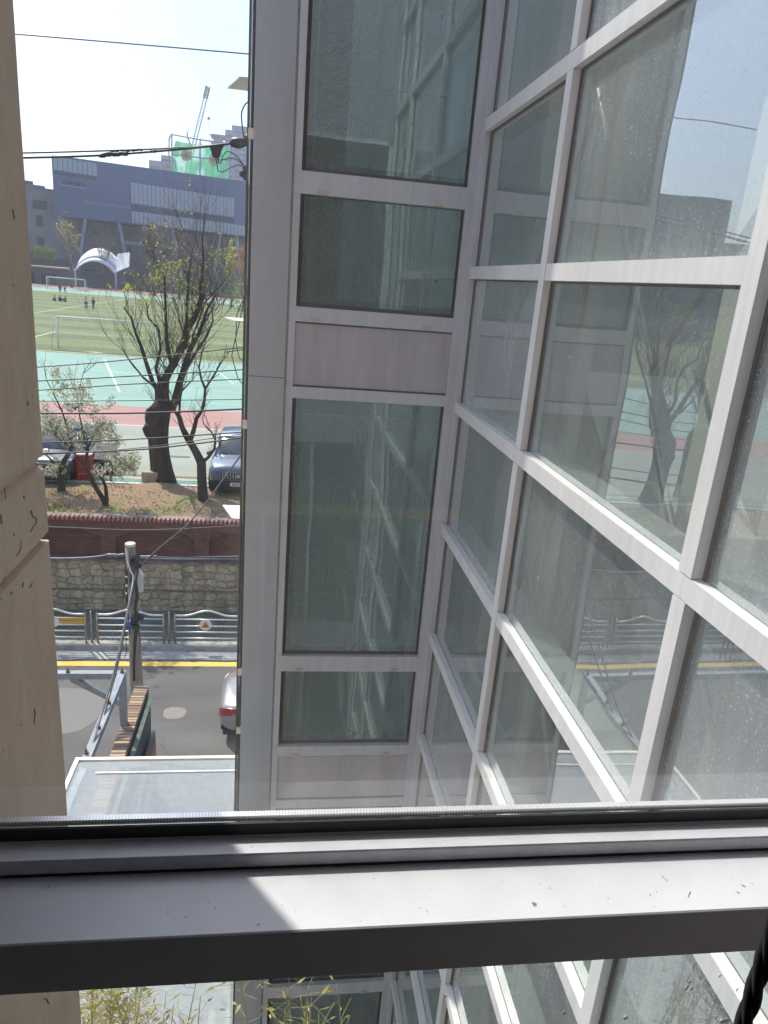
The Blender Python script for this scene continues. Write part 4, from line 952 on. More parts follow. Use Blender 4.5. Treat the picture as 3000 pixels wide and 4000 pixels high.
# stand, canopy and pavilion along the far track
t = thing('spectator_stand', 'stepped grey concrete stand below the arena along the far track', 'stand', (-40, 198, ZF), R(6))
for k in range(6): obj('step', MB().box(-14, 80, k*1.3, 12, k*.62, k*.62+.6), mat('grey_steps', (.16, .165, .18), .9, 0, .15, .4), t, True)
t = thing('arched_canopy', 'white arched fabric canopy over the stand before the arena', 'canopy', (-46, 191, ZF))
CAN = mat('white_fabric', (.66, .68, .72), .6)
for j, (zo, yo) in enumerate(((0, 0), (1.35, 1.6), (2.5, 3.4))):
    m = MB(); ri = []
    for k in range(13):
        u = -1+2*k/12; x = u*4.7; z = 3.9+2.6*(1-u*u)+zo*.75
        ri.append([(x, yo, z), (x, yo+2.4, z+1.25), (x, yo+2.4, z+1.1), (x, yo, z-.15)])
    m.loft(ri, True); obj('shell', m, CAN, t, True)
m = MB(); m.add([(4.75, 0, 4.3), (7.9, .5, 5.9), (7.4, 4, 9.2), (4.5, 4, 8.6), (4.75, 0, 4.15), (7.9, .5, 5.75), (7.4, 4, 9.05), (4.5, 4, 8.45)], [(0, 1, 2, 3), (7, 6, 5, 4), (0, 4, 5, 1), (1, 5, 6, 2), (2, 6, 7, 3), (3, 7, 4, 0)]); obj('side_wing', m, CAN, t, True)
for x in (-4.7, 4.7):
    m = MB(); m.tube([(x, .2, 0), (x, .2, 4.2)], .22, 8); obj('post', m, GALV, t, True)
t = thing('pavilion', 'low grey pavilion with cream roof edge left of the arched canopy', 'building', (-60, 196, ZF))
obj('wall', MB().box(-30, 8.5, 0, 8, 0, 3.9), mat('pavilion_grey', (.13, .145, .165), .8, 0, .1, .3), t, True); obj('roof_edge', MB().box(-31, 6, -1, 8, 3.9, 4.25), mat('cream_roof', (.55, .47, .42), .8), t, True)
for x in (-20, -12, -5, 0): obj('opening', MB().box(x, x+3.4, -.06, -.01, .1, 2.7), WIN, t, True)

# green-netted construction frame
NET = mat('green_netting', (.03, .36, .15), .8, 0, .35, .35); n, l, b = nodes(NET)
out = n['Material Output']; tl = n.new('ShaderNodeBsdfTranslucent'); tl.inputs[0].default_value = (.10, .55, .28, 1); tp = n.new('ShaderNodeBsdfTransparent')
m1 = n.new('ShaderNodeMixShader'); m1.inputs[0].default_value = .5; l.new(b.outputs[0], m1.inputs[1]); l.new(tl.outputs[0], m1.inputs[2])
m2 = n.new('ShaderNodeMixShader'); g_ = n.new('ShaderNodeNewGeometry')
hole = ramp(n, l, noise_out(n, l, g_.outputs['Position'], .18, 3, .5), [(.45, (.05,)*3), (.56, (.42,)*3)]); l.new(hole, m2.inputs[0]); l.new(m1.outputs[0], m2.inputs[1]); l.new(tp.outputs[0], m2.inputs[2]); l.new(m2.outputs[0], out.inputs[0])
YN = 300; STEEL = mat('scaffold_steel', (.36, .35, .36), .6, .3)
n1 = atY(*q6(475, 800), YN); n2 = atY(*q6(1290, 930), YN)
t = thing('netted_scaffold', 'green safety netting on a steel frame above the arena roof', 'scaffolding', (n1.x, YN, ZF))
def sN(x, y, Y=YN): return atY(*q6(x, y), Y)
for x, yt in ((470, 800), (870, 870), (1290, 930)): 
    a = sN(x, yt); m = MB(); m.tube([(a.x, YN, ZF), a], .32, 6); obj('upright', m, STEEL, t)
a = sN(385, 1050); m = MB(); m.tube([(a.x, YN+8, ZF), (a.x, YN+8, a.z), sN(435, 870), sN(470, 805)], .25, 6); obj('upright', m, STEEL, t)
for ya, yb in ((810, 945), (1090, 1175)):
    m = MB(); m.tube([sN(470, ya), sN(870, (ya+yb)/2+8), sN(1290, yb)], .25, 6); obj('beam', m, STEEL, t)
m = MB(); nx = 16; top = [(490, 885), (600, 920), (780, 945), (860, 935), (960, 975), (1110, 1000), (1290, 985)]
vs = []
for k in range(nx+1):
    x = 480+(1290-480)*k/nx
    for i in range(len(top)-1):
        if top[i][0] <= x <= top[i+1][0] or i == len(top)-2: yt = top[i][1]+(top[i+1][1]-top[i][1])*(x-top[i][0])/(top[i+1][0]-top[i][0]); break
    for j in range(7):
        P = sN(x, yt+(1500-yt)*j/6, YN+1.0+.5*math.sin(k*1.7+j)); vs.append(P)
m.add(vs, [(k*7+j, (k+1)*7+j, (k+1)*7+j+1, k*7+j+1) for k in range(nx) for j in range(6)], True); obj('netting', m, NET, t)
m = MB()
for (x, y) in ((675, 1105), (1065, 1175)):
    c = sN(x, y, YN+.3); m.tube([c, c+Vector((0, .2, 0))], 1.9, 18)
obj('yellow_emblem', m, mat('yellow_emblem', (.45, .48, .16), .7), t)
m = MB()
for (x, y) in ((675, 1105), (1065, 1165)):
    c = sN(x, y, YN+.0); m.ball(c, .75, 8, 5)
obj('red_emblem', m, mat('red_emblem', (.6, .10, .08), .7), t)
# cranes
CRN = mat('crane_paint', (.52, .50, .48), .6)
def lattice(mb, a, b_, w_, n, r):
    a = Vector(a); b_ = Vector(b_); d = (b_-a).normalized(); x = d.cross(Vector((0, 1, 0))).normalized(); y = x.cross(d)
    cs = [x*w_/2+y*w_/2, -x*w_/2+y*w_/2, -x*w_/2-y*w_/2, x*w_/2-y*w_/2]
    for c in cs: mb.tube([a+c, b_+c], r, 4)
    for k in range(n):
        p_, q_ = a.lerp(b_, k/n), a.lerp(b_, (k+1)/n)
        for i in range(4): mb.tube([p_+cs[i], q_+cs[(i+1) % 4]], r*.7, 3)
YC = 420
ct, cb = atY(*q6(985, 145), YC), atY(*q6(790, 925), YC); low = cb+(cb-ct)*.8
t = thing('tower_crane', 'tall pale lattice crane jib leaning right above the green netting', 'crane', (low.x, YC, ZF))
m = MB(); lattice(m, low, ct, 1.7, 34, .16); obj('jib', m, CRN, t)
m = MB(); lattice(m, (low.x, YC, ZF), low, 2, 12, .2); obj('mast', m, CRN, t)
m = MB(); lattice(m, atY(*q6(945, 300), YC-1), ct+Vector((0, -1, 0)), 1.8, 6, .3); obj('jib_head', m, mat('dark_crane_head', (.16, .15, .15), .6), t)
a, c = atY(*q6(685, 800), 330), atY(*q6(745, 990), 330)
t = thing('derrick_crane', 'small dark crane poking over the green netting', 'crane', (c.x, 330, ZF))
m = MB(); m.tube([(c.x, 330, ZF), c, a], .3, 5); m.tube([a, atY(*q6(720, 740), 330)], .14, 4); m.tube([a, atY(*q6(690, 960), 330)], .08, 4); obj('jib', m, STEEL, t)
a = atY(*q6(992, 585), 500); t = thing('crane_hook', 'tiny distant hook block hanging right of the pale crane jib', 'crane', a)
m = MB(); m.ball(a, 1.0, 6, 5); m.tube([a, a+Vector((.9, 0, -30))], .09, 4); obj('hook_block', m, STEEL, t)
# distant towers
TW = finmat('tower_facade', (.30, .33, .39), (.16, .21, .30), 4.0); TWB = finmat('tower_glass_facade', (.18, .24, .34), (.33, .36, .41), 5.0)
n, l, b = nodes(TWB)
def tower(name, label, xa, xb, ytop, Y, m, dep=20, extra=None):
    a = atY(*q6(xa, ytop), Y); c = atY(*q6(xb, ytop), Y)
    t = thing(name, label, 'building', ((a.x+c.x)/2, Y, ZF)); hw = (c.x-a.x)/2; H = a.z-ZF
    obj('tower_block', MB().box(-hw, hw, 0, dep, 0, H), m, t, True)
    mb = MB(); z = 6
    while z < H-3: mb.box(-hw*.93, hw*.93, -.25, -.02, z, z+1.3); z += 3.4
    obj('window_bands', mb, mat('tower_windows', (.10, .14, .20), .3), t, True)
    if extra: extra(t, hw, H)
    return t
tower('office_tower', 'tall pale-blue office tower right of the green netting', 1225, 1330, 740, 520, TW)
tower('office_tower', 'broad blue-glass tower with flat top beside the grey column', 1320, 1800, 680, 545, TWB)
def cap_(t, hw, H):
    obj('roof_cap', MB().box(-hw*1.1, hw*1.1, -1, 12, H+2.4, H+3.4), GWALL, t, True); obj('roof_core', MB().box(-hw*.6, hw*.6, 0, 8, H, H+2.4), GWALL, t, True)
tower('office_block', 'grey block with overhanging roof cap behind the netting', 1025, 1215, 895, 480, mat('pale_grey_block', (.33, .33, .37), .8), 20, cap_)
tower('apartment_block', 'hazy grey apartment block left of the netting', 150, 320, 1170, 480, mat('mauve_grey_block', (.30, .28, .31), .9))
tower('apartment_block', 'narrow taller grey block touching the left edge of the netting', 322, 470, 1100, 500, mat('mauve_grey_block2', (.32, .31, .34), .9))
# neighbouring block outside the direct view: seen mirrored in the glazing
t = thing('brick_apartment_house', 'dark apartment house further left, seen only mirrored in the glazing', 'building', (-92, 160, ZF))
obj('wall', MB().box(-1.6, 18, 0, 25, 0, 30.2), mat('slate_render', (.13, .15, .19), .8, 0, .15, .2), t, True)
for x in range(0, 15, 6):
    for z in range(4, 27, 4): obj('window', MB().box(x, x+2.6, -.05, -.01, z, z+1.8), WIN, t, True)

# far trees
def far_tree(label, px, py, Y, H, spread, leaf, nleaf, lsize, seed, name='bare_tree', grp='trees beyond the sports field'):
    rnd.seed(seed); a = atY(px, py, Y); x = a.x
    t = thing(name, label, 'tree', (x, Y, ZF), 0, grp); m = MB(); tips = []
    m.tube([(0, 0, 0), (.1, 0, H*.2), (0, 0, H*.34)], [H*.022, H*.018, H*.015], 7)
    for k in range(6):
        an = k*1.05+rnd.uniform(-.3, .3); d = Vector((math.cos(an)*spread, math.sin(an)*spread, 1)).normalized()
        grow(m, Vector((0, 0, H*rnd.uniform(.16, .34))), d, H*rnd.uniform(.26, .36), H*.009, 3, tips, .38, .7, 4, H*.0014, .13)
    obj('trunk', m, BARK2, t, True); cr = MB()
    if nleaf:
        for k in range(nleaf):
            q = rnd.choice(tips)[0]; leafq(cr, q+Vector((rnd.gauss(0, H*.02), rnd.gauss(0, H*.02), rnd.gauss(0, H*.02))), lsize*rnd.uniform(.6, 1.3))
        obj('crown', cr, leaf, t, True)
    return t
FT = [('bare forked tree with yellow tufts between the slanting columns', 277, 0, 186, 15, .45, LEAFY, 260, .28),
      ('bare grey tree close to the beige wall below the grey building', 115, 0, 184, 13, .25, LEAFY, 30, .2),
      ('bare tree behind the right end of the arched canopy', 415, 0, 193, 14, .35, LEAFB, 150, .2),
      ('brownish bare tree before the middle of the arena', 600, 0, 176, 15.5, .5, LEAFB, 700, .3),
      ('dense bare tree right of the middle of the arena', 700, 0, 172, 14, .5, LEAFB, 600, .28),
      ('brown tree dotted with olive leaves behind the pollarded tree', 790, 0, 165, 13, .55, LEAFB, 700, .3),
      ('yellow-green leafing tree right of the arena columns', 905, 0, 150, 11.5, .6, LEAFY, 800, .24),
      ('orange-leaved tree nearest the grey column', 985, 0, 140, 12.5, .5, LEAFO, 1900, .26)]
for i, (lb_, px, _, Y, H, sp_, lm, nl, ls) in enumerate(FT): far_tree(lb_, px, 1050, Y, H, sp_, lm, nl, ls, 40+i)
rnd.seed(99)
for i, (px, Y, s, lm, lb_) in enumerate(((150, 192, 1.5, LEAFG, 'small green bush beside the beige wall below the grey building'), (165, 194, 1.9, LEAFG, 'rounded green bush left of the pavilion columns'), (205, 193, 1.5, LEAFG, 'green bush nearest the arched canopy'), (545, 180, 2.6, LEAFD, 'dark olive shrub right of the arched canopy'), (640, 176, 3.0, LEAFD, 'dark shrub behind the yellow budding branches'), (740, 170, 3.0, LEAFG, 'olive shrub under the bare trees'), (850, 165, 3.2, LEAFD, 'dark shrub at the end of the far track'), (950, 140, 3.0, LEAFG, 'leafy shrub beside the column at the field edge'))):
    a = atY(px, 1100, Y); zb = -1.2 if px < 300 else ZF; t = thing('shrub', lb_, 'shrub', (a.x, Y, zb), 0, 'shrubs beyond the field'); m = MB()
    for k in range(520):
        d = Vector((rnd.gauss(0, 1), rnd.gauss(0, 1), rnd.gauss(0, 1))).normalized()*rnd.uniform(.5, 1.05); leafq(m, Vector((d.x*s, d.y*s, s*.9+d.z*s*.9)), .22)
    obj('foliage', m, lm, t, True); m = MB(); m.tube([(0, 0, 0), (0, 0, s)], .1, 5); obj('stem', m, BARK2, t, True)

# ------------------------------------------------------------------ NEAR STREET OBJECTS: brick wall end, sign board, steel frame, canopy
t = thing('brick_parapet', 'low brick wall with weathered brick-on-edge top running toward the pole', 'wall', (-2.22, 9, ZS))
BRT = brickmat('brown_brick', (.17, .10, .07), (.12, .075, .055), (.10, .08, .07), .2, .065)
obj('wall', MB().box(-2.33, -2.12, 6.2, 11.33, ZS-.05, -7.06), BRT, t)
m = MB(); y = 6.2; BTOP = mat('weathered_brick_tops', (.30, .20, .135), .9, 0, .35, 4)
while y < 11.3: m.box(-2.345+rnd.uniform(-.006, .006), -2.125+rnd.uniform(-.006, .006), y, y+.060, -7.06, -7.0+rnd.uniform(-.005, .005)); y += .078
obj('coping_bricks', m, leafm('weathered_brick_island', (.20, .135, .095), (.46, .34, .24), .9, .0), t)
t = thing('shop_sign', 'dark weathered signboard fixed along the side of the brick wall', 'sign', (-2.0, 10.2, -8.7))
obj('board', MB().box(-2.08, -2.05, 7.0, 11.1, -8.7, -7.12), mat('weathered_board', (.045, .055, .05), .5, .1, .4, 5), t)
obj('outer_board', MB().box(-1.99, -1.945, 7.0, 10.9, -9.4, -7.62), mat('grey_green_board', (.09, .11, .105), .4, .1, .2, 3), t)
obj('edge_trim', MB().box(-2.085, -2.015, 7.0, 11.14, -7.12, -7.10), mat('green_grey_trim', (.07, .10, .09), .4, .3), t)
m = MB(); n = 30
for r_, y_ in ((.32, 9.8),):
    pts = [(-1.935, y_+.62*math.cos(2*math.pi*k/n), -8.05+r_*math.sin(2*math.pi*k/n)) for k in range(n+1)]; m.tube(pts, .02, 5)
obj('white_ring', m, WHT, t)
m = MB()
for k, y_ in enumerate((9.4, 9.65, 9.9, 10.15)):
    m.box(-1.944, -1.936, y_, y_+.05, -8.2, -7.92); m.box(-1.9445, -1.9365, y_+.05, y_+.16, -8.02, -7.97); m.box(-1.9445, -1.9365, y_+.05, y_+.16, -8.2, -8.15)
obj('blue_lettering', m, mat('blue_letters', (.05, .08, .32), .5), t)
m = MB(); m.box(-1.944, -1.934, 10.45, 10.88, -8.6, -7.8); obj('red_panel', m, mat('red_panel', (.5, .10, .10), .5), t)
STG = mat('blue_grey_steel', (.22, .25, .29), .55, .1, .2, 5); RUST = mat('rusty_bolt', (.22, .11, .06), .8, .2, .4, 30)
t = thing('steel_sign_frame', 'blue-grey square-tube steel frame with rusty bolts above the road edge', 'frame', (-2.3, 10.2, -7))
zf_ = -6.11
obj('post', MB().box(-2.35, -2.25, 10.15, 10.25, -7.0, zf_-.051), STG, t)
obj('long_beam', MB().box(-6.5, -2.25, 10.15, 10.25, zf_-.05, zf_+.05), STG, t)
m = MB(); m.box(-2.36, -2.25, 6.5, 10.147, zf_-.05, zf_+.05); obj('cross_beam', m, STG, t)
m = MB(); m.bar((-3.05, 10.2, zf_-.05), (-2.34, 10.2, -6.6), .09, .09); obj('brace', m, STG, t)
for (x, y) in ((-2.3, 10.2), (-3.1, 10.2), (-2.31, 9.35), (-2.31, 8.75), (-2.33, 8.2)):
    m = MB(); m.tube([(x, y, zf_+.05), (x, y, zf_+.075)], .03, 10); m.tube([(x, y, zf_+.075), (x, y, zf_+.13)], .013, 8); obj('bolt', m, RUST, t)
t = thing('glass_canopy', 'pale dusty glass canopy with cream steel edge below the window', 'canopy', (-.5, 5, -5.8))
ZC = -5.8; e0 = atZ(295, 2965, ZC); YE = atZ(700, 2958, ZC).y; XL = e0.x
obj('edge_beam', MB().box(XL, .02, YE-.05, YE, ZC-.10, ZC+.02), CREAM, t)
obj('side_beam', MB().box(XL, XL+.05, 2.2, YE-.05, ZC-.1, ZC+.02), CREAM, t)
obj('glass_sheet', MB().quad((XL+.05, 2.2, ZC), (-.11, 2.2, ZC), (-.33, 6.7, ZC), (XL+.05, 6.7, ZC)).quad((XL+.05, 6.7, ZC), (-.33, 6.7, ZC), (-.34, YE-.05, ZC), (XL+.05, YE-.05, ZC)), CANGLASS, t)
yj = atZ(700, 3016, ZC).y
obj('joint_strip', MB().box(XL+.3, .02, yj-.012, yj+.012, ZC+.002, ZC+.014), WHT, t)

# ------------------------------------------------------------------ GLASS BUILDING
XF = 1.45
T = thing('glass_curtain_wall_building', 'silver-framed glass building wing with corner column facing the window', 'building', (1.45, 6, ZS))
# corner column, set back behind the front glazing
YCn = 6.75; xl, xr = -.315, .075
col = MB(); col.box(xl, xr, YCn, YCn+.06, ZS, -.915); col.box(xl, xr, YCn, YCn+.06, -.909, 5)
obj('column_cladding', col, COLM, T)
obj('column_core', MB().box(xl+.01, xr, YCn+.061, YCn+.4, ZS, 5), COLM, T)
m = MB(); m.box(xl-.055, xl-.040, YCn+.03, YCn+.36, ZS, 5); obj('glass_fin', m, mat('green_glass_edge', (.03, .06, .055), .2, 0, .3, 3), T)
m = MB(); m.box(xl-.026, xl-.010, YCn+.03, YCn+.36, ZS, 5); obj('glass_fin', m, mat('dark_frame_edge', (.05, .05, .048), .6, .2, .4, 9), T)
for z in (-4.72, -4.0, -1.35, 1.12):
    obj('spacer_block', MB().box(xl-.045, xl-.001, YCn+.028, YCn+.05, z-.065, z+.02), CREAM, T)
PLT = mat('cream_plate', (.62, .61, .54), .7)
for z in (1.56, -.46, -2.42):
    m = MB(); X = xl-.057; Y = YCn+.3
    m.add([(X, Y, z), (X, Y+.45, z), (X-.22, Y+.45, z), (X-.09, Y+.02, z), (X, Y, z+.012), (X, Y+.45, z+.012), (X-.22, Y+.45, z+.012), (X-.09, Y+.02, z+.012)], [(3, 2, 1, 0), (4, 5, 6, 7), (0, 1, 5, 4), (1, 2, 6, 5), (2, 3, 7, 6), (3, 0, 4, 7)])
    obj('fin_plate', m, PLT, T)
obj('column_groove', MB().box(.012, .031, 6.02, 6.20, ZS, 5), mat('dark_groove', (.16, .145, .135), .8, 0, .3, 9), T)  # strip in a dark mottled brown beside the left mullion
obj('left_mullion', MB().box(.033, .085, 6.008, 6.06, ZS, 5), ALU, T)
obj('corner_mullion', MB().box(1.385, XF, 6.004, 6.06, ZS, 5), ALU, T)
m = MB(); m.box(XF-.0, XF+.05, 5.90, 6.003, ZS, 5); obj('corner_mullion', m, ALU, T)
PER = 4.15; k0 = range(-1, 3)
for k in k0:
    o_ = -PER*k
    def zz(a): return max(-9.95, min(5, a+o_))
    for (a, c_, kind) in ((.60, .76, 'A'), (-.35, -.235, 'A'), (-.97, -.875, 'B')):
        if c_+o_ > 4.9 or a+o_ < -9.9: continue
        obj('transom', MB().box(.034, 1.384, 5.998, 6.058, a+o_, c_+o_), ALU, T)
        # little drainage clips under the transom
        if kind == 'A':
            m = MB()
            for x in (.25, 1.16): m.box(x-.035, x+.035, 5.985, 5.9975, a+o_+.006, a+o_+.032)
            obj('clip', m, mat('clip_metal', (.42, .38, .35), .5, .3), T)
    if zz(-.875) < 5 and -.35+o_ > -9.9:
        obj('spandrel_panel', MB().box(.087, 1.384, 6.02, 6.05, zz(-.86), zz(-.365)), SPAN, T)
        obj('shadow_gap', MB().box(.087, 1.384, 6.012, 6.018, zz(-.875), zz(-.862)), DARKM, T)
        obj('shadow_gap', MB().box(.087, 1.384, 6.012, 6.018, zz(-.364), zz(-.351)), DARKM, T)
    for (a, c_) in ((.76, 3.18), (-.235, .60)):
        z1, z2 = a+o_, min(4.95, c_+o_)
        if z2-z1 < .2 or z1 < -9.9: 
            if z2 < -9.6: continue
            z1 = -9.9
        P = obj('window_pane', MB().quad((.086, 6.055, z1), (1.384, 6.055, z1), (1.384, 6.055, z2), (.086, 6.055, z2)), FRGLASS, T)
        m = MB(); y0, y1 = 6.047, 6.0545; w_ = .03
        m.box(.086, .086+w_, y0, y1, z1, z2); m.box(1.384-w_*.7, 1.384, y0, y1, z1, z2); m.box(.086+w_, 1.384-w_*.7, y0, y1, z1, z1+w_); m.box(.086+w_, 1.384-w_*.7, y0, y1, z2-w_*.3, z2)
        obj('gasket', m, GASK, P)
        m = MB(); y0, y1 = 6.075, 6.13
        m.box(.118, .165, y0, y1, z1+.03, z2); m.box(.166, 1.36, y0, y1, z1+.032, z1+.07)
        obj('inner_frame', m, TEAL, P)
# right facade
YM = [(5.90, 6.0), (4.13, 4.22), (2.165, 2.25), (.88, .97)]
ZT = [3.30, 2.22, 1.15, .085, -1.0, -2.09, -3.17, -4.27, -5.35, -6.43, -7.5, -8.6]
IN = mat('interior_white', (.62, .63, .60), .6, 0, .06, 2)
TROWS = [z for k, z in enumerate(ZT) if k % 2 == 0]        # transom runs through; the other rows stop against the mullions
for k, z in enumerate(ZT):
    if k % 2 == 0: obj('transom', MB().box(XF, XF+.05, .97, 5.898, z, z+.09), ALUW, T)
    else:
        for i in range(3):
            if i == 2 and abs(z-.085) < .01: continue
            obj('transom', MB().box(XF+.001, XF+.05, YM[i+1][1]+.003, YM[i][0]-.002, z, z+.09), ALUW, T)
    obj('inner_ledge', MB().box(XF+.062, XF+.27, .97, 6.1, z+.004, z+.086), IN, T)
zsT = [ZS]+[z for z in reversed(TROWS)]+[5]; zs = [ZS]+[z for z in reversed(ZT)]+[5]
for i, (ya, yb) in enumerate(YM[1:]):
    for j in range(len(zsT)-1):
        z0_ = zsT[j]+(.09 if j else 0)+.004; z1_ = zsT[j+1]-.004
        obj('mullion', MB().box(XF+(-.002 if i < 2 else .002), XF+.05, ya, yb, z0_, z1_), ALUW, T)
    obj('inner_mullion', MB().box(XF+.275, XF+.36, ya, yb, ZS, 5), IN, T)
for i in range(3):
    ya = YM[i+1][1]; yb = YM[i][0]; zq = [z for z in zs if not (i == 2 and abs(z-.085) < .01)]
    for j in range(len(zq)-1):
        z0_ = zq[j]+(.09 if j else 0); z1_ = zq[j+1]; xg = XF+.053
        P = obj('window_pane', MB().quad((xg, ya, z0_), (xg, ya, z1_), (xg, yb, z1_), (xg, yb, z0_)), FGLASS, T)
        g1 = MB(); xa, xb = XF+.030, XF+.0505; w_ = .018
        g1.box(xa+.012, xb, yb-w_, yb-.001, z0_+.001, z1_-.001); g1.box(xa+.012, xb, ya+.001, ya+w_, z0_+.001, z1_-.001); g1.box(xa+.012, xb, ya+w_, yb-w_, z1_-.012, z1_-.001)
        obj('gasket', g1, GASK, P)
        for (sa, sb) in ((yb-.05, yb-.012), (ya+.002, ya+.055)): obj('edge_seal', MB().box(XF+.056, XF+.0615, sa, sb, z0_+.01, z1_-.01), GASK2, P)
a = atZ(2712, 3805, -9.88); c = atZ(2830, 3985, -9.88)
tag(obj('plank', MB().bar(a+Vector((0, 0, .03)), c+Vector((0, 0, .03)), .26, .04), mat('pale_plank', (.60, .55, .58), .7, 0, .15, 6)), 'pale board lying on the floor inside the glazed hall at lower right', 'board')
# interior of the wing
obj('hall_shade_roof', MB().box(XF+1.2, 7.7, .95, 6.3, 5, 5.3), mat('roof_concrete', (.3, .3, .3), .9), T)  # partial roof added out of view to darken the hall
obj('interior_dark_column', MB().box(.20, .46, 6.7, 6.95, -.9, 5), mat('dark_blue_grey_column', (.045, .055, .075), .6), T)
for x_ in (.72, .86, .99): obj('interior_frame', MB().box(x_, x_+.045, 7.0, 7.06, ZS, 5), mat('pale_interior_frame', (.66, .68, .64), .5), T)
for z_ in (-3.9, -1.6, 1.9): obj('interior_frame', MB().box(.12, 1.6, 8.32, 8.4, z_, z_+.07), mat('pale_interior_frame', (.66, .68, .64), .5), T)
obj('wing_side_wall', MB().box(.08, .10, 6.14, 9.3, ZS, 5), COLM, T)
CEI = mat('interior_grey', (.34, .36, .35), .8, 0, .12, .8); FLR = mat('interior_floor', (.30, .29, .26), .7, 0, .2, 1.5)
obj('interior_back_wall', MB().box(.09, 7.5, 9.3, 9.45, ZS, 5), mat('interior_teal_grey', (.56, .63, .61), .8, 0, .15, .9), T)
obj('interior_side_wall', MB().box(7.5, 7.65, -4, 9.45, ZS, 5), CEI, T)
for k in range(-1, 3):
    z = -.62-PER*k
    if z > 2: continue
    obj('floor_slab', MB().box(4.4, 7.5, .95, 6.5, z-.2, z+.12), FLR, T)
obj('stair_flight', MB().bar((3.2, 1.4, -4.6), (3.2, 6.3, -.7), 1.1, .22), IN, T)
obj('stair_flight', MB().bar((4.0, 1.4, -4.7), (4.0, 6.3, -8.8), 1.1, .22), IN, T)
m = MB(); m.box(3.0, 3.25, 4.6, 4.85, ZS, 5); obj('interior_column', m, IN, T)
m = MB(); m.box(3.0, 3.25, 1.6, 1.85, ZS, 5); obj('interior_column', m, IN, T)
for k in range(-1, 3):
    z = -.6-PER*k
    for (a, c_) in (((2.5, 1.2, z-4), (2.5, 4.7, z)), ((2.5, 4.7, z-4), (2.5, 1.2, z)), ((2.5, 4.7, z-4), (2.5, 8, z)), ((2.5, 8, z-4), (2.5, 4.7, z))):
        m = MB(); m.tube([a, c_], .028, 8); obj('brace_rod', m, GALV, T)
obj('landing_beam', MB().box(1.9, 4.3, 3.6, 3.95, -2.55, -2.25), IN, T)
obj('ground_floor_slab', MB().box(XF+.37, 7.5, .95, 9.3, ZS, -9.9), FLR, T)
# our own wall, opposite: seen mirrored in the glazing
OWN = thing('own_building_facade', 'glazed facade holding the window one looks out of', 'building', (0, .9, ZS))
for (za, zb) in ((1.9, 5), (-2.5, -1.75), (-6.6, -5.7)): obj('spandrel_panel', MB().box(-.47, 1.44, .86, .90, za, zb), SPAN, OWN)
for (za, zb) in ((-5.7, -2.5), (-9.9, -6.6)):
    P = obj('window_pane', MB().quad((-.47, .88, za), (1.44, .88, za), (1.44, .88, zb), (-.47, .88, zb)), FRGLASS, OWN)
for (za, zb) in ((ZS, -6.62), (-5.68, -2.52)):
    for x in (-.46, .5, 1.39): obj('mullion', MB().box(x, x+.05, .885, .94, za, zb), ALU, OWN)
obj('masonry', MB().box(-9, -.48, .70, .949, ZS, 5), TAN, OWN)
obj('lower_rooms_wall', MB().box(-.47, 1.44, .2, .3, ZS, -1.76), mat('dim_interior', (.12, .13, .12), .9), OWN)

# ------------------------------------------------------------------ TAN PIER
t = thing('stucco_pier', 'beige stucco pier with grooves and cracks at the left of the view', 'wall', (-.9, 1.1, ZS))
XT, YT = -.456, 1.439
m = MB(); zl = []; z = ZS
gro = [-.386, -.543, -3.4, -6.3, 2.6]
lv = sorted([ZS, 5]+[g_+d for g_ in gro for d in (-.014, -.004, .004, .014)]+[-9+.13*k for k in range(106)])
rings = []
for z in lv:
    ins = 0
    for g_ in gro:
        if abs(z-g_) < .005: ins = .012
    j = .0012*noise.noise(Vector((0, 0, z*7))) + .0008*noise.noise(Vector((3, 0, z*23)))
    x1 = XT-ins+j; y1 = YT-ins+j; ch = .006
    rings.append([(-2.2, .95, z), (x1, .95, z), (x1, 1.1, z), (x1, y1-ch, z), (x1-ch*.4, y1-ch*.3, z), (x1-ch, y1, z), (-2.2, y1, z)])
m.loft(rings, False); obj('pier', m, TAN, t)
# cracks: short crooked grooves in the stucco
cm = MB(); CRK = mat('crack_dark', (.10, .075, .058), 1)
def wallpt(px, py): d = ray(px, py); return d*((XT+.0012)/d.x)
for pts in (((122, 1995), (126, 2010), (129, 2024)), ((135, 2018), (143, 2028), (141, 2048)), ((136, 2048), (128, 2062), (120, 2078)), ((82, 2110), (82, 2135), (76, 2158), (64, 2172)), ((93, 1937), (95, 1948)), ((4, 2010), (6, 2045)), ((126, 2272), (124, 2285), (115, 2296)), ((91, 2275), (88, 2295)), ((46, 2312), (42, 2322)), ((6, 2335), (8, 2342)), ((135, 2768), (138, 2790), (134, 2810), (136, 2828)), ((18, 2255), (16, 2262)), ((108, 1566), (110, 1586)), ((50, 818), (55, 845), (58, 856)), ((82, 2830), (84, 2838)), ((170, 3900), (185, 3905), (190, 3920)), ((18, 1905), (22, 1950)), ((57, 2085), (54, 2092)), ((52, 1110), (56, 1118))):
    P = [wallpt(*p_) for p_ in pts]
    for i in range(len(P)-1): cm.bar(P[i], P[i+1], .0014, .0011*rnd.uniform(.5, 1.4), (1, 0, 0))
obj('cracks', cm, CRK, t)

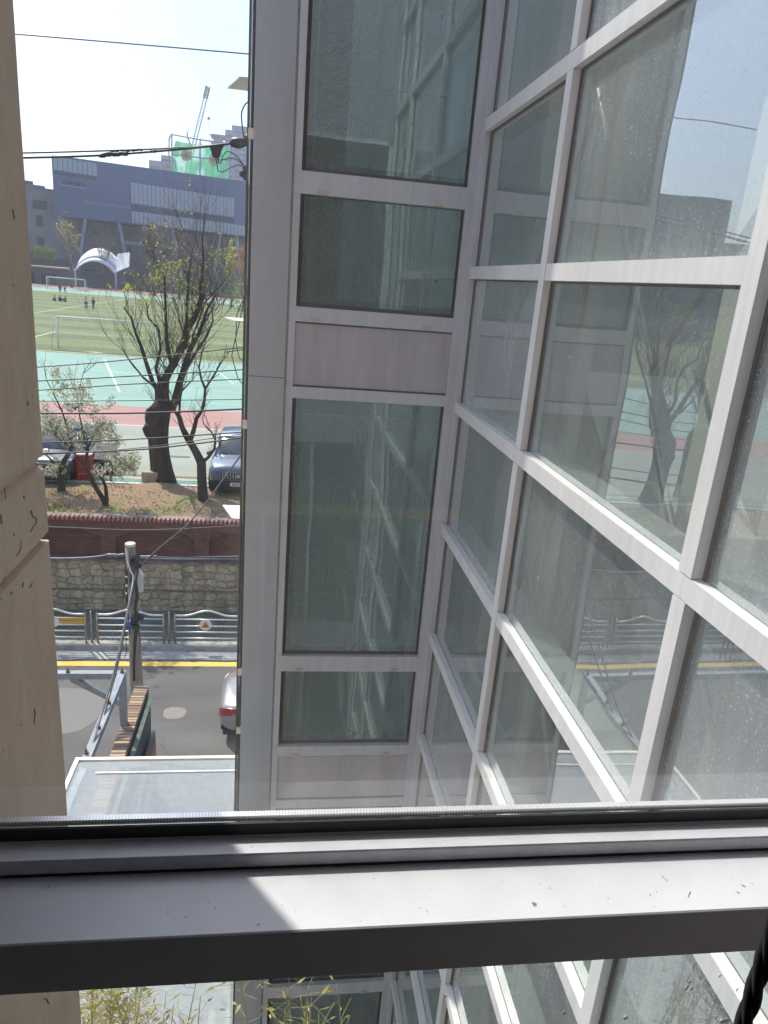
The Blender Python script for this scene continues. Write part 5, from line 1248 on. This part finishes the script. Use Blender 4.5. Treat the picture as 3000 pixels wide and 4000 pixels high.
# ------------------------------------------------------------------ OUR WINDOW AND ROOM
W = thing('window', 'large fixed window with white aluminium transom framing the whole view', 'window', (.3, .85, -1.6))
WH = mat('white_window_frame', (.60, .61, .66), .42, .05, .04, 6); n, l, b = nodes(WH)
g_ = n.new('ShaderNodeNewGeometry'); base = mixc(n, l, 1, (.62, .63, .69), ramp(n, l, noise_out(n, l, g_.outputs['Position'], 7, 6, .7), [(.3, (.93,)*3), (.7, (1.03,)*3)]), 'MULTIPLY')
sc1 = ramp(n, l, noise_out(n, l, g_.outputs['Position'], 60, 2, .5, (1, .5, 1)), [(.735, (0,)*3), (.75, (1,)*3)])
sc2 = ramp(n, l, noise_out(n, l, g_.outputs['Position'], 130, 2, .5), [(.745, (0,)*3), (.76, (.8,)*3)])
scr = ramp(n, l, noise_out(n, l, g_.outputs['Position'], 9, 3, .6, (2, 30, 1)), [(.69, (0,)*3), (.73, (.35,)*3)]); base = mixc(n, l, scr, base, (.42, .41, .41))
sy_ = n.new('ShaderNodeSeparateXYZ'); l.new(g_.outputs['Position'], sy_.inputs[0]); gy = mth(n, l, 'MULTIPLY_ADD', noise_out(n, l, g_.outputs['Position'], 25, 6, .8), .022, sy_.outputs[1])
grm = ramp(n, l, mth(n, l, 'SUBTRACT', gy, .0), [(.838, (0,)*3), (.845, (.16,)*3), (.850, (.16,)*3), (.8505, (0,)*3)]); base = mixc(n, l, grm, base, (.16, .14, .12))
cc = mixc(n, l, sc2, base, (.2, .19, .18)); l.new(cc, b.inputs['Base Color'])
XW0, XW1 = -.75, 1.44
zs_ = -.82
tr = MB(); prof = [(.73, zs_-.082), (.73, zs_-.002), (.732, zs_), (.872, zs_), (.872, zs_-.082)]
tr.loft([[(x, y, z) for y, z in prof] for x in (XW0, XW1)], False); obj('transom', tr, WH, W)
bd = MB(); prof = [(.842, zs_+.0015), (.838, zs_+.004), (.838, zs_+.024), (.8395, zs_+.0265), (.8715, zs_+.0275), (.8715, zs_+.002)]
bd.loft([[(x, y, z) for y, z in prof] for x in (XW0, XW1)], False); obj('glazing_bead', bd, WH, W)
obj('bead_gap', MB().box(XW0, XW1, .8365, .8415, zs_+.0005, zs_+.0035), DARKM, W)
obj('gasket', MB().box(XW0, XW1,   .872, .876, zs_+.024, zs_+.050), GASK, W)
obj('gasket_lip', MB().box(XW0, XW1,   .8705, .8718, zs_+.028, zs_+.0305), WH, W)
SPC = mat('spacer_strip', (.62, .64, .68), .3, .8); n, l, b = nodes(SPC)
g_ = n.new('ShaderNodeNewGeometry'); s_ = n.new('ShaderNodeSeparateXYZ'); l.new(g_.outputs['Position'], s_.inputs[0])
dts = ramp(n, l, mth(n, l, 'FRACT', mth(n, l, 'DIVIDE', s_.outputs[0], .0045)), [(0, (.5,)*3), (.3, (.5,)*3), (.4, (.8,)*3), (1, (.8,)*3)]); l.new(dts, b.inputs['Base Color'])
obj('spacer_strip', MB().box(XW0, XW1, .880, .890, zs_+.048, zs_+.057), SPC, W)
obj('upper_pane', MB().quad((XW0+.05, .878, zs_+.03), (XW1, .878, zs_+.03), (XW1, .878, 1.9), (XW0+.05, .878, 1.9)), OWNGLASS, W)
obj('lower_pane', MB().quad((XW0+.05, .866, -1.60), (XW1, .866, -1.60), (XW1, .866, zs_-.083), (XW0+.05, .866, zs_-.083)), LOWGLASS, W)
obj('side_frame', MB().box(XW0, XW0+.05, .73, .90, -1.6, 1.9), WH, W); obj('side_frame', MB().box(XW1-.04, XW1+.005, .73, .90, -1.6, 1.9), WH, W)
obj('head_frame', MB().box(XW0, XW1, .73, .90, 1.85, 1.9), WH, W); obj('sill_frame', MB().box(XW0, XW1, .73, .90, -1.66, -1.6), WH, W)
# dried paint and droppings on the lower pane
dp = MB()
def splat(px, py, l_, w_, ang, pts_=9):
    c = atY(px, py, .8635); vs = []
    for k in range(pts_):
        tt = 2*math.pi*k/pts_; r = rnd.uniform(.6, 1.2); u = l_*r*math.cos(tt); v = w_*r*math.sin(tt)
        vs.append((c.x+u*math.cos(ang)-v*math.sin(ang), .8635, c.z+u*math.sin(ang)+v*math.cos(ang)))
    dp.add(vs, [tuple(range(pts_))])
for (px, py, l_, w_, an) in ((2683, 3860, .008, .0022, 1.1), (2695, 3838, .004, .002, .6), (2702, 3864, .004, .0018, 1.2), (2813, 3812, .004, .0018, 1.2), (2880, 3865, .005, .0013, 1.2), (2830, 3990, .010, .006, .3), (2798, 3975, .004, .002, 1), (2760, 3985, .003, .001, 1), (2368, 3855, .004, .0016, .9), (2205, 3960, .004, .0022, .8), (2445, 3978, .005, .003, .9), (1740, 3893, .003, .002, .2), (1840, 3867, .002, .001, .3), (1825, 3975, .003, .0012, .7), (1420, 3735, .002, .0006, 1.2), (2143, 3778, .002, .001, 0), (2838, 3845, .002, .0007, 0)):
    splat(px, py, l_, w_, an)
for k in range(60): splat(rnd.uniform(1150, 3000), rnd.uniform(3740, 4000), rnd.uniform(.0006, .0016), rnd.uniform(.0004, .0008), rnd.uniform(0, 3))
obj('paint_splashes', dp, mat('dried_white_paint', (.75, .74, .66), .7), W)
# worn chip on the transom
cp = MB()
def chip(px, py, l_, w_, an, z=zs_+.0006):
    c = atZ(px, py, z); vs = []
    for k in range(9):
        tt = 2*math.pi*k/9; r = rnd.uniform(.65, 1.15); u = l_*r*math.cos(tt); v = w_*r*math.sin(tt); vs.append((c.x+u*math.cos(an)-v*math.sin(an), c.y+u*math.sin(an)+v*math.cos(an), z))
    cp.add(vs, [tuple(range(9))])
chip(2088, 3531, .0042, .0034, 0)
for (px, py, l_, w_, an) in ((2694, 3490, .006, .0008, .8), (2590, 3425, .003, .0008, 2.2), (2605, 3437, .003, .0008, 2.2), (2905, 3460, .004, .0011, 2.3), (2882, 3485, .003, .0007, 2.5), (2148, 3470, .003, .0006, 1.8), (2540, 3495, .0015, .0012, 0), (2375, 3510, .0015, .001, 0), (725, 3583, .0016, .0012, 0), (190, 3463, .0016, .0016, 0), (930, 3555, .0012, .0008, 0), (12, 3372, .003, .002, 0), (2690, 3500, .004, .0006, .9), (1670, 3560, .004, .0004, 1.9), (2205, 3540, .004, .0004, 1.9), (2940, 3452, .002, .0006, 2.4)):
    chip(px, py, l_, w_, an)
obj('paint_chips', cp, mat('bare_metal_chip', (.22, .20, .17), .6, .3), W)
ROOM = mat('room_wall', (.36, .34, .33), .9, 0, .05, 2)
m = MB()
m.box(-4, 1.60, -4.1, -4, -1.66, 2.4); m.box(-4.1, -4, -4, .70, -1.66, 2.4); m.box(1.60, 1.7, -4, .87, -1.66, 2.4); m.box(-4, 1.6, -4, .70, 2.4, 2.5); m.box(-4, XW0, .60, .699, -1.66, 2.4)
m.box(XW0, 1.6, .70, .86, 1.901, 2.4); m.box(XW1+.006, 1.6, .73, .87, -1.66, 1.9)
struct('room_shell', m, ROOM)
struct('room_floor', MB().box(-4, 1.6, -4, .728, -1.80, -1.66), mat('room_floor_dark', (.10, .09, .08), .6, 0, .2, 3))
t = thing('added_amber_rail', 'amber rail added unseen inside the room to mirror a faint yellow streak in the pane', 'rail', (.6, -.6, -1.66))  # unseen bar added so the pane mirrors a yellow streak
AMB = mat('amber_plastic', (.75, .36, .03), .6)
obj('bar', MB().box(-.12, .62, -.62, -.58, -.778, -.745), AMB, t); obj('bar', MB().box(.82, .92, -.62, -.58, -.778, -.745), AMB, t)
for x in (-.05, .5, .87): obj('support', MB().tube([(x, -.6, -1.66), (x, -.6, -.779)], .012, 8), GALV, t)
# blind cord
t = thing('blind_cord', 'thick black twisted cord hanging at the lower right', 'cord', (.512, .5, -1.5))
for s in range(3):
    m = MB(); pts = []
    for k in range(260):
        z = 1.8-3.1*k/259; a_ = k*.55+s*2.094; pts.append((.512+.0042*math.cos(a_), .5+.0042*math.sin(a_), z))
    m.tube(pts, .0055, 6); obj('strand', m, mat('black_cord', (.012, .012, .013), .9, 0, .2, 300), t)

# ------------------------------------------------------------------ BAMBOO BELOW
rnd.seed(5)
def bamboo(label, px, py, Y, H, nleaf, dry):
    c = atY(px, py, Y); t = thing('bamboo_plant', label, 'plant', (c.x, Y, ZS), 0, 'bamboo plants below the window'); m = MB(); lf = MB()
    for k in range(4):
        x = rnd.uniform(-.15, .15); top = c.z-ZS+rnd.uniform(-.1, .25)*1
        P = [Vector((x*.5, rnd.uniform(-.05, .05), 0)), Vector((x, 0, top*.5)), Vector((x*1.4+rnd.uniform(-.05, .05), rnd.uniform(-.1, .1), top*.86)), Vector((x*1.9+rnd.uniform(-.12, .12), rnd.uniform(-.1, .1), top))]
        m.tube(P, [.014, .011, .006, .002], 6, False)
        for j in range(nleaf//4):
            f = 1-abs(rnd.gauss(0, .10)); f = min(max(f, .3), 1); q = P[2].lerp(P[3], (f-.86)/.14) if f > .86 else P[1].lerp(P[2], (f-.5)/.36)
            d = Vector((rnd.gauss(0, 1), rnd.gauss(0, 1), rnd.uniform(-.3, .9))).normalized(); e = q+d*rnd.uniform(.03, .2); m.tube([q, e], .0015, 3, False)
            L = rnd.uniform(.04, .10); dr = (d+Vector((rnd.gauss(0, .4), rnd.gauss(0, .4), rnd.gauss(0, .5)))).normalized(); s_ = dr.orthogonal().normalized(); s_.rotate(Matrix.Rotation(rnd.uniform(0, 6), 3, dr))
            lf.add([e, e+dr*L*.35+s_*L*.13, e+dr*L, e+dr*L*.35-s_*L*.13], [(0, 1, 2, 3)])
    obj('stem', m, mat('bamboo_stem', (.30, .28, .12), .6), t, True); obj('leaves', lf, dry, t, True)
for (px, py, Y, nl, dry, lb_) in ((350, 3885, 3.9, 420, BAMB, 'dense bamboo clump with yellow-green leaves next to the beige wall'), (440, 3895, 4.2, 300, BAMD, 'dry straw-coloured bamboo right of the leafy clump'), (530, 3885, 4.0, 180, BAMD, 'tall dry bamboo stalk before the pale canopy'), (760, 3935, 4.0, 50, BAMD, 'sparse dry bamboo sprig low before the canopy'), (660, 3950, 4.1, 50, BAMD, 'thin dry sprig left of the sparse bamboo'), (1130, 3850, 3.3, 90, BAMB, 'single green bamboo shoot before the foot of the glass column'), (1290, 3930, 3.2, 40, BAMB, 'short bamboo shoot rising right of the single green shoot')):
    bamboo(lb_, px, py, Y, 0, nl, dry)

# ------------------------------------------------------------------ haze
hz = MB().box(-1150, 1150, -350, 1900, -11.2, 95); hm = bpy.data.materials.new('haze_air'); hm.use_nodes = True; hn = hm.node_tree.nodes
hn.remove(hn['Principled BSDF']); pv = hn.new('ShaderNodeVolumePrincipled'); pv.inputs['Color'].default_value = (.90, .91, 1, 1); pv.inputs['Density'].default_value = .0005; pv.inputs['Anisotropy'].default_value = .3
hm.node_tree.links.new(pv.outputs[0], hn['Material Output'].inputs['Volume']); struct('haze', hz, hm, 'stuff')

# ------------------------------------------------------------------ lift the whole place so that the street is near z = 0
for o in list(sc.objects):
    if o.parent is None and o.type in {'MESH', 'EMPTY'}: o.location.z += LIFT
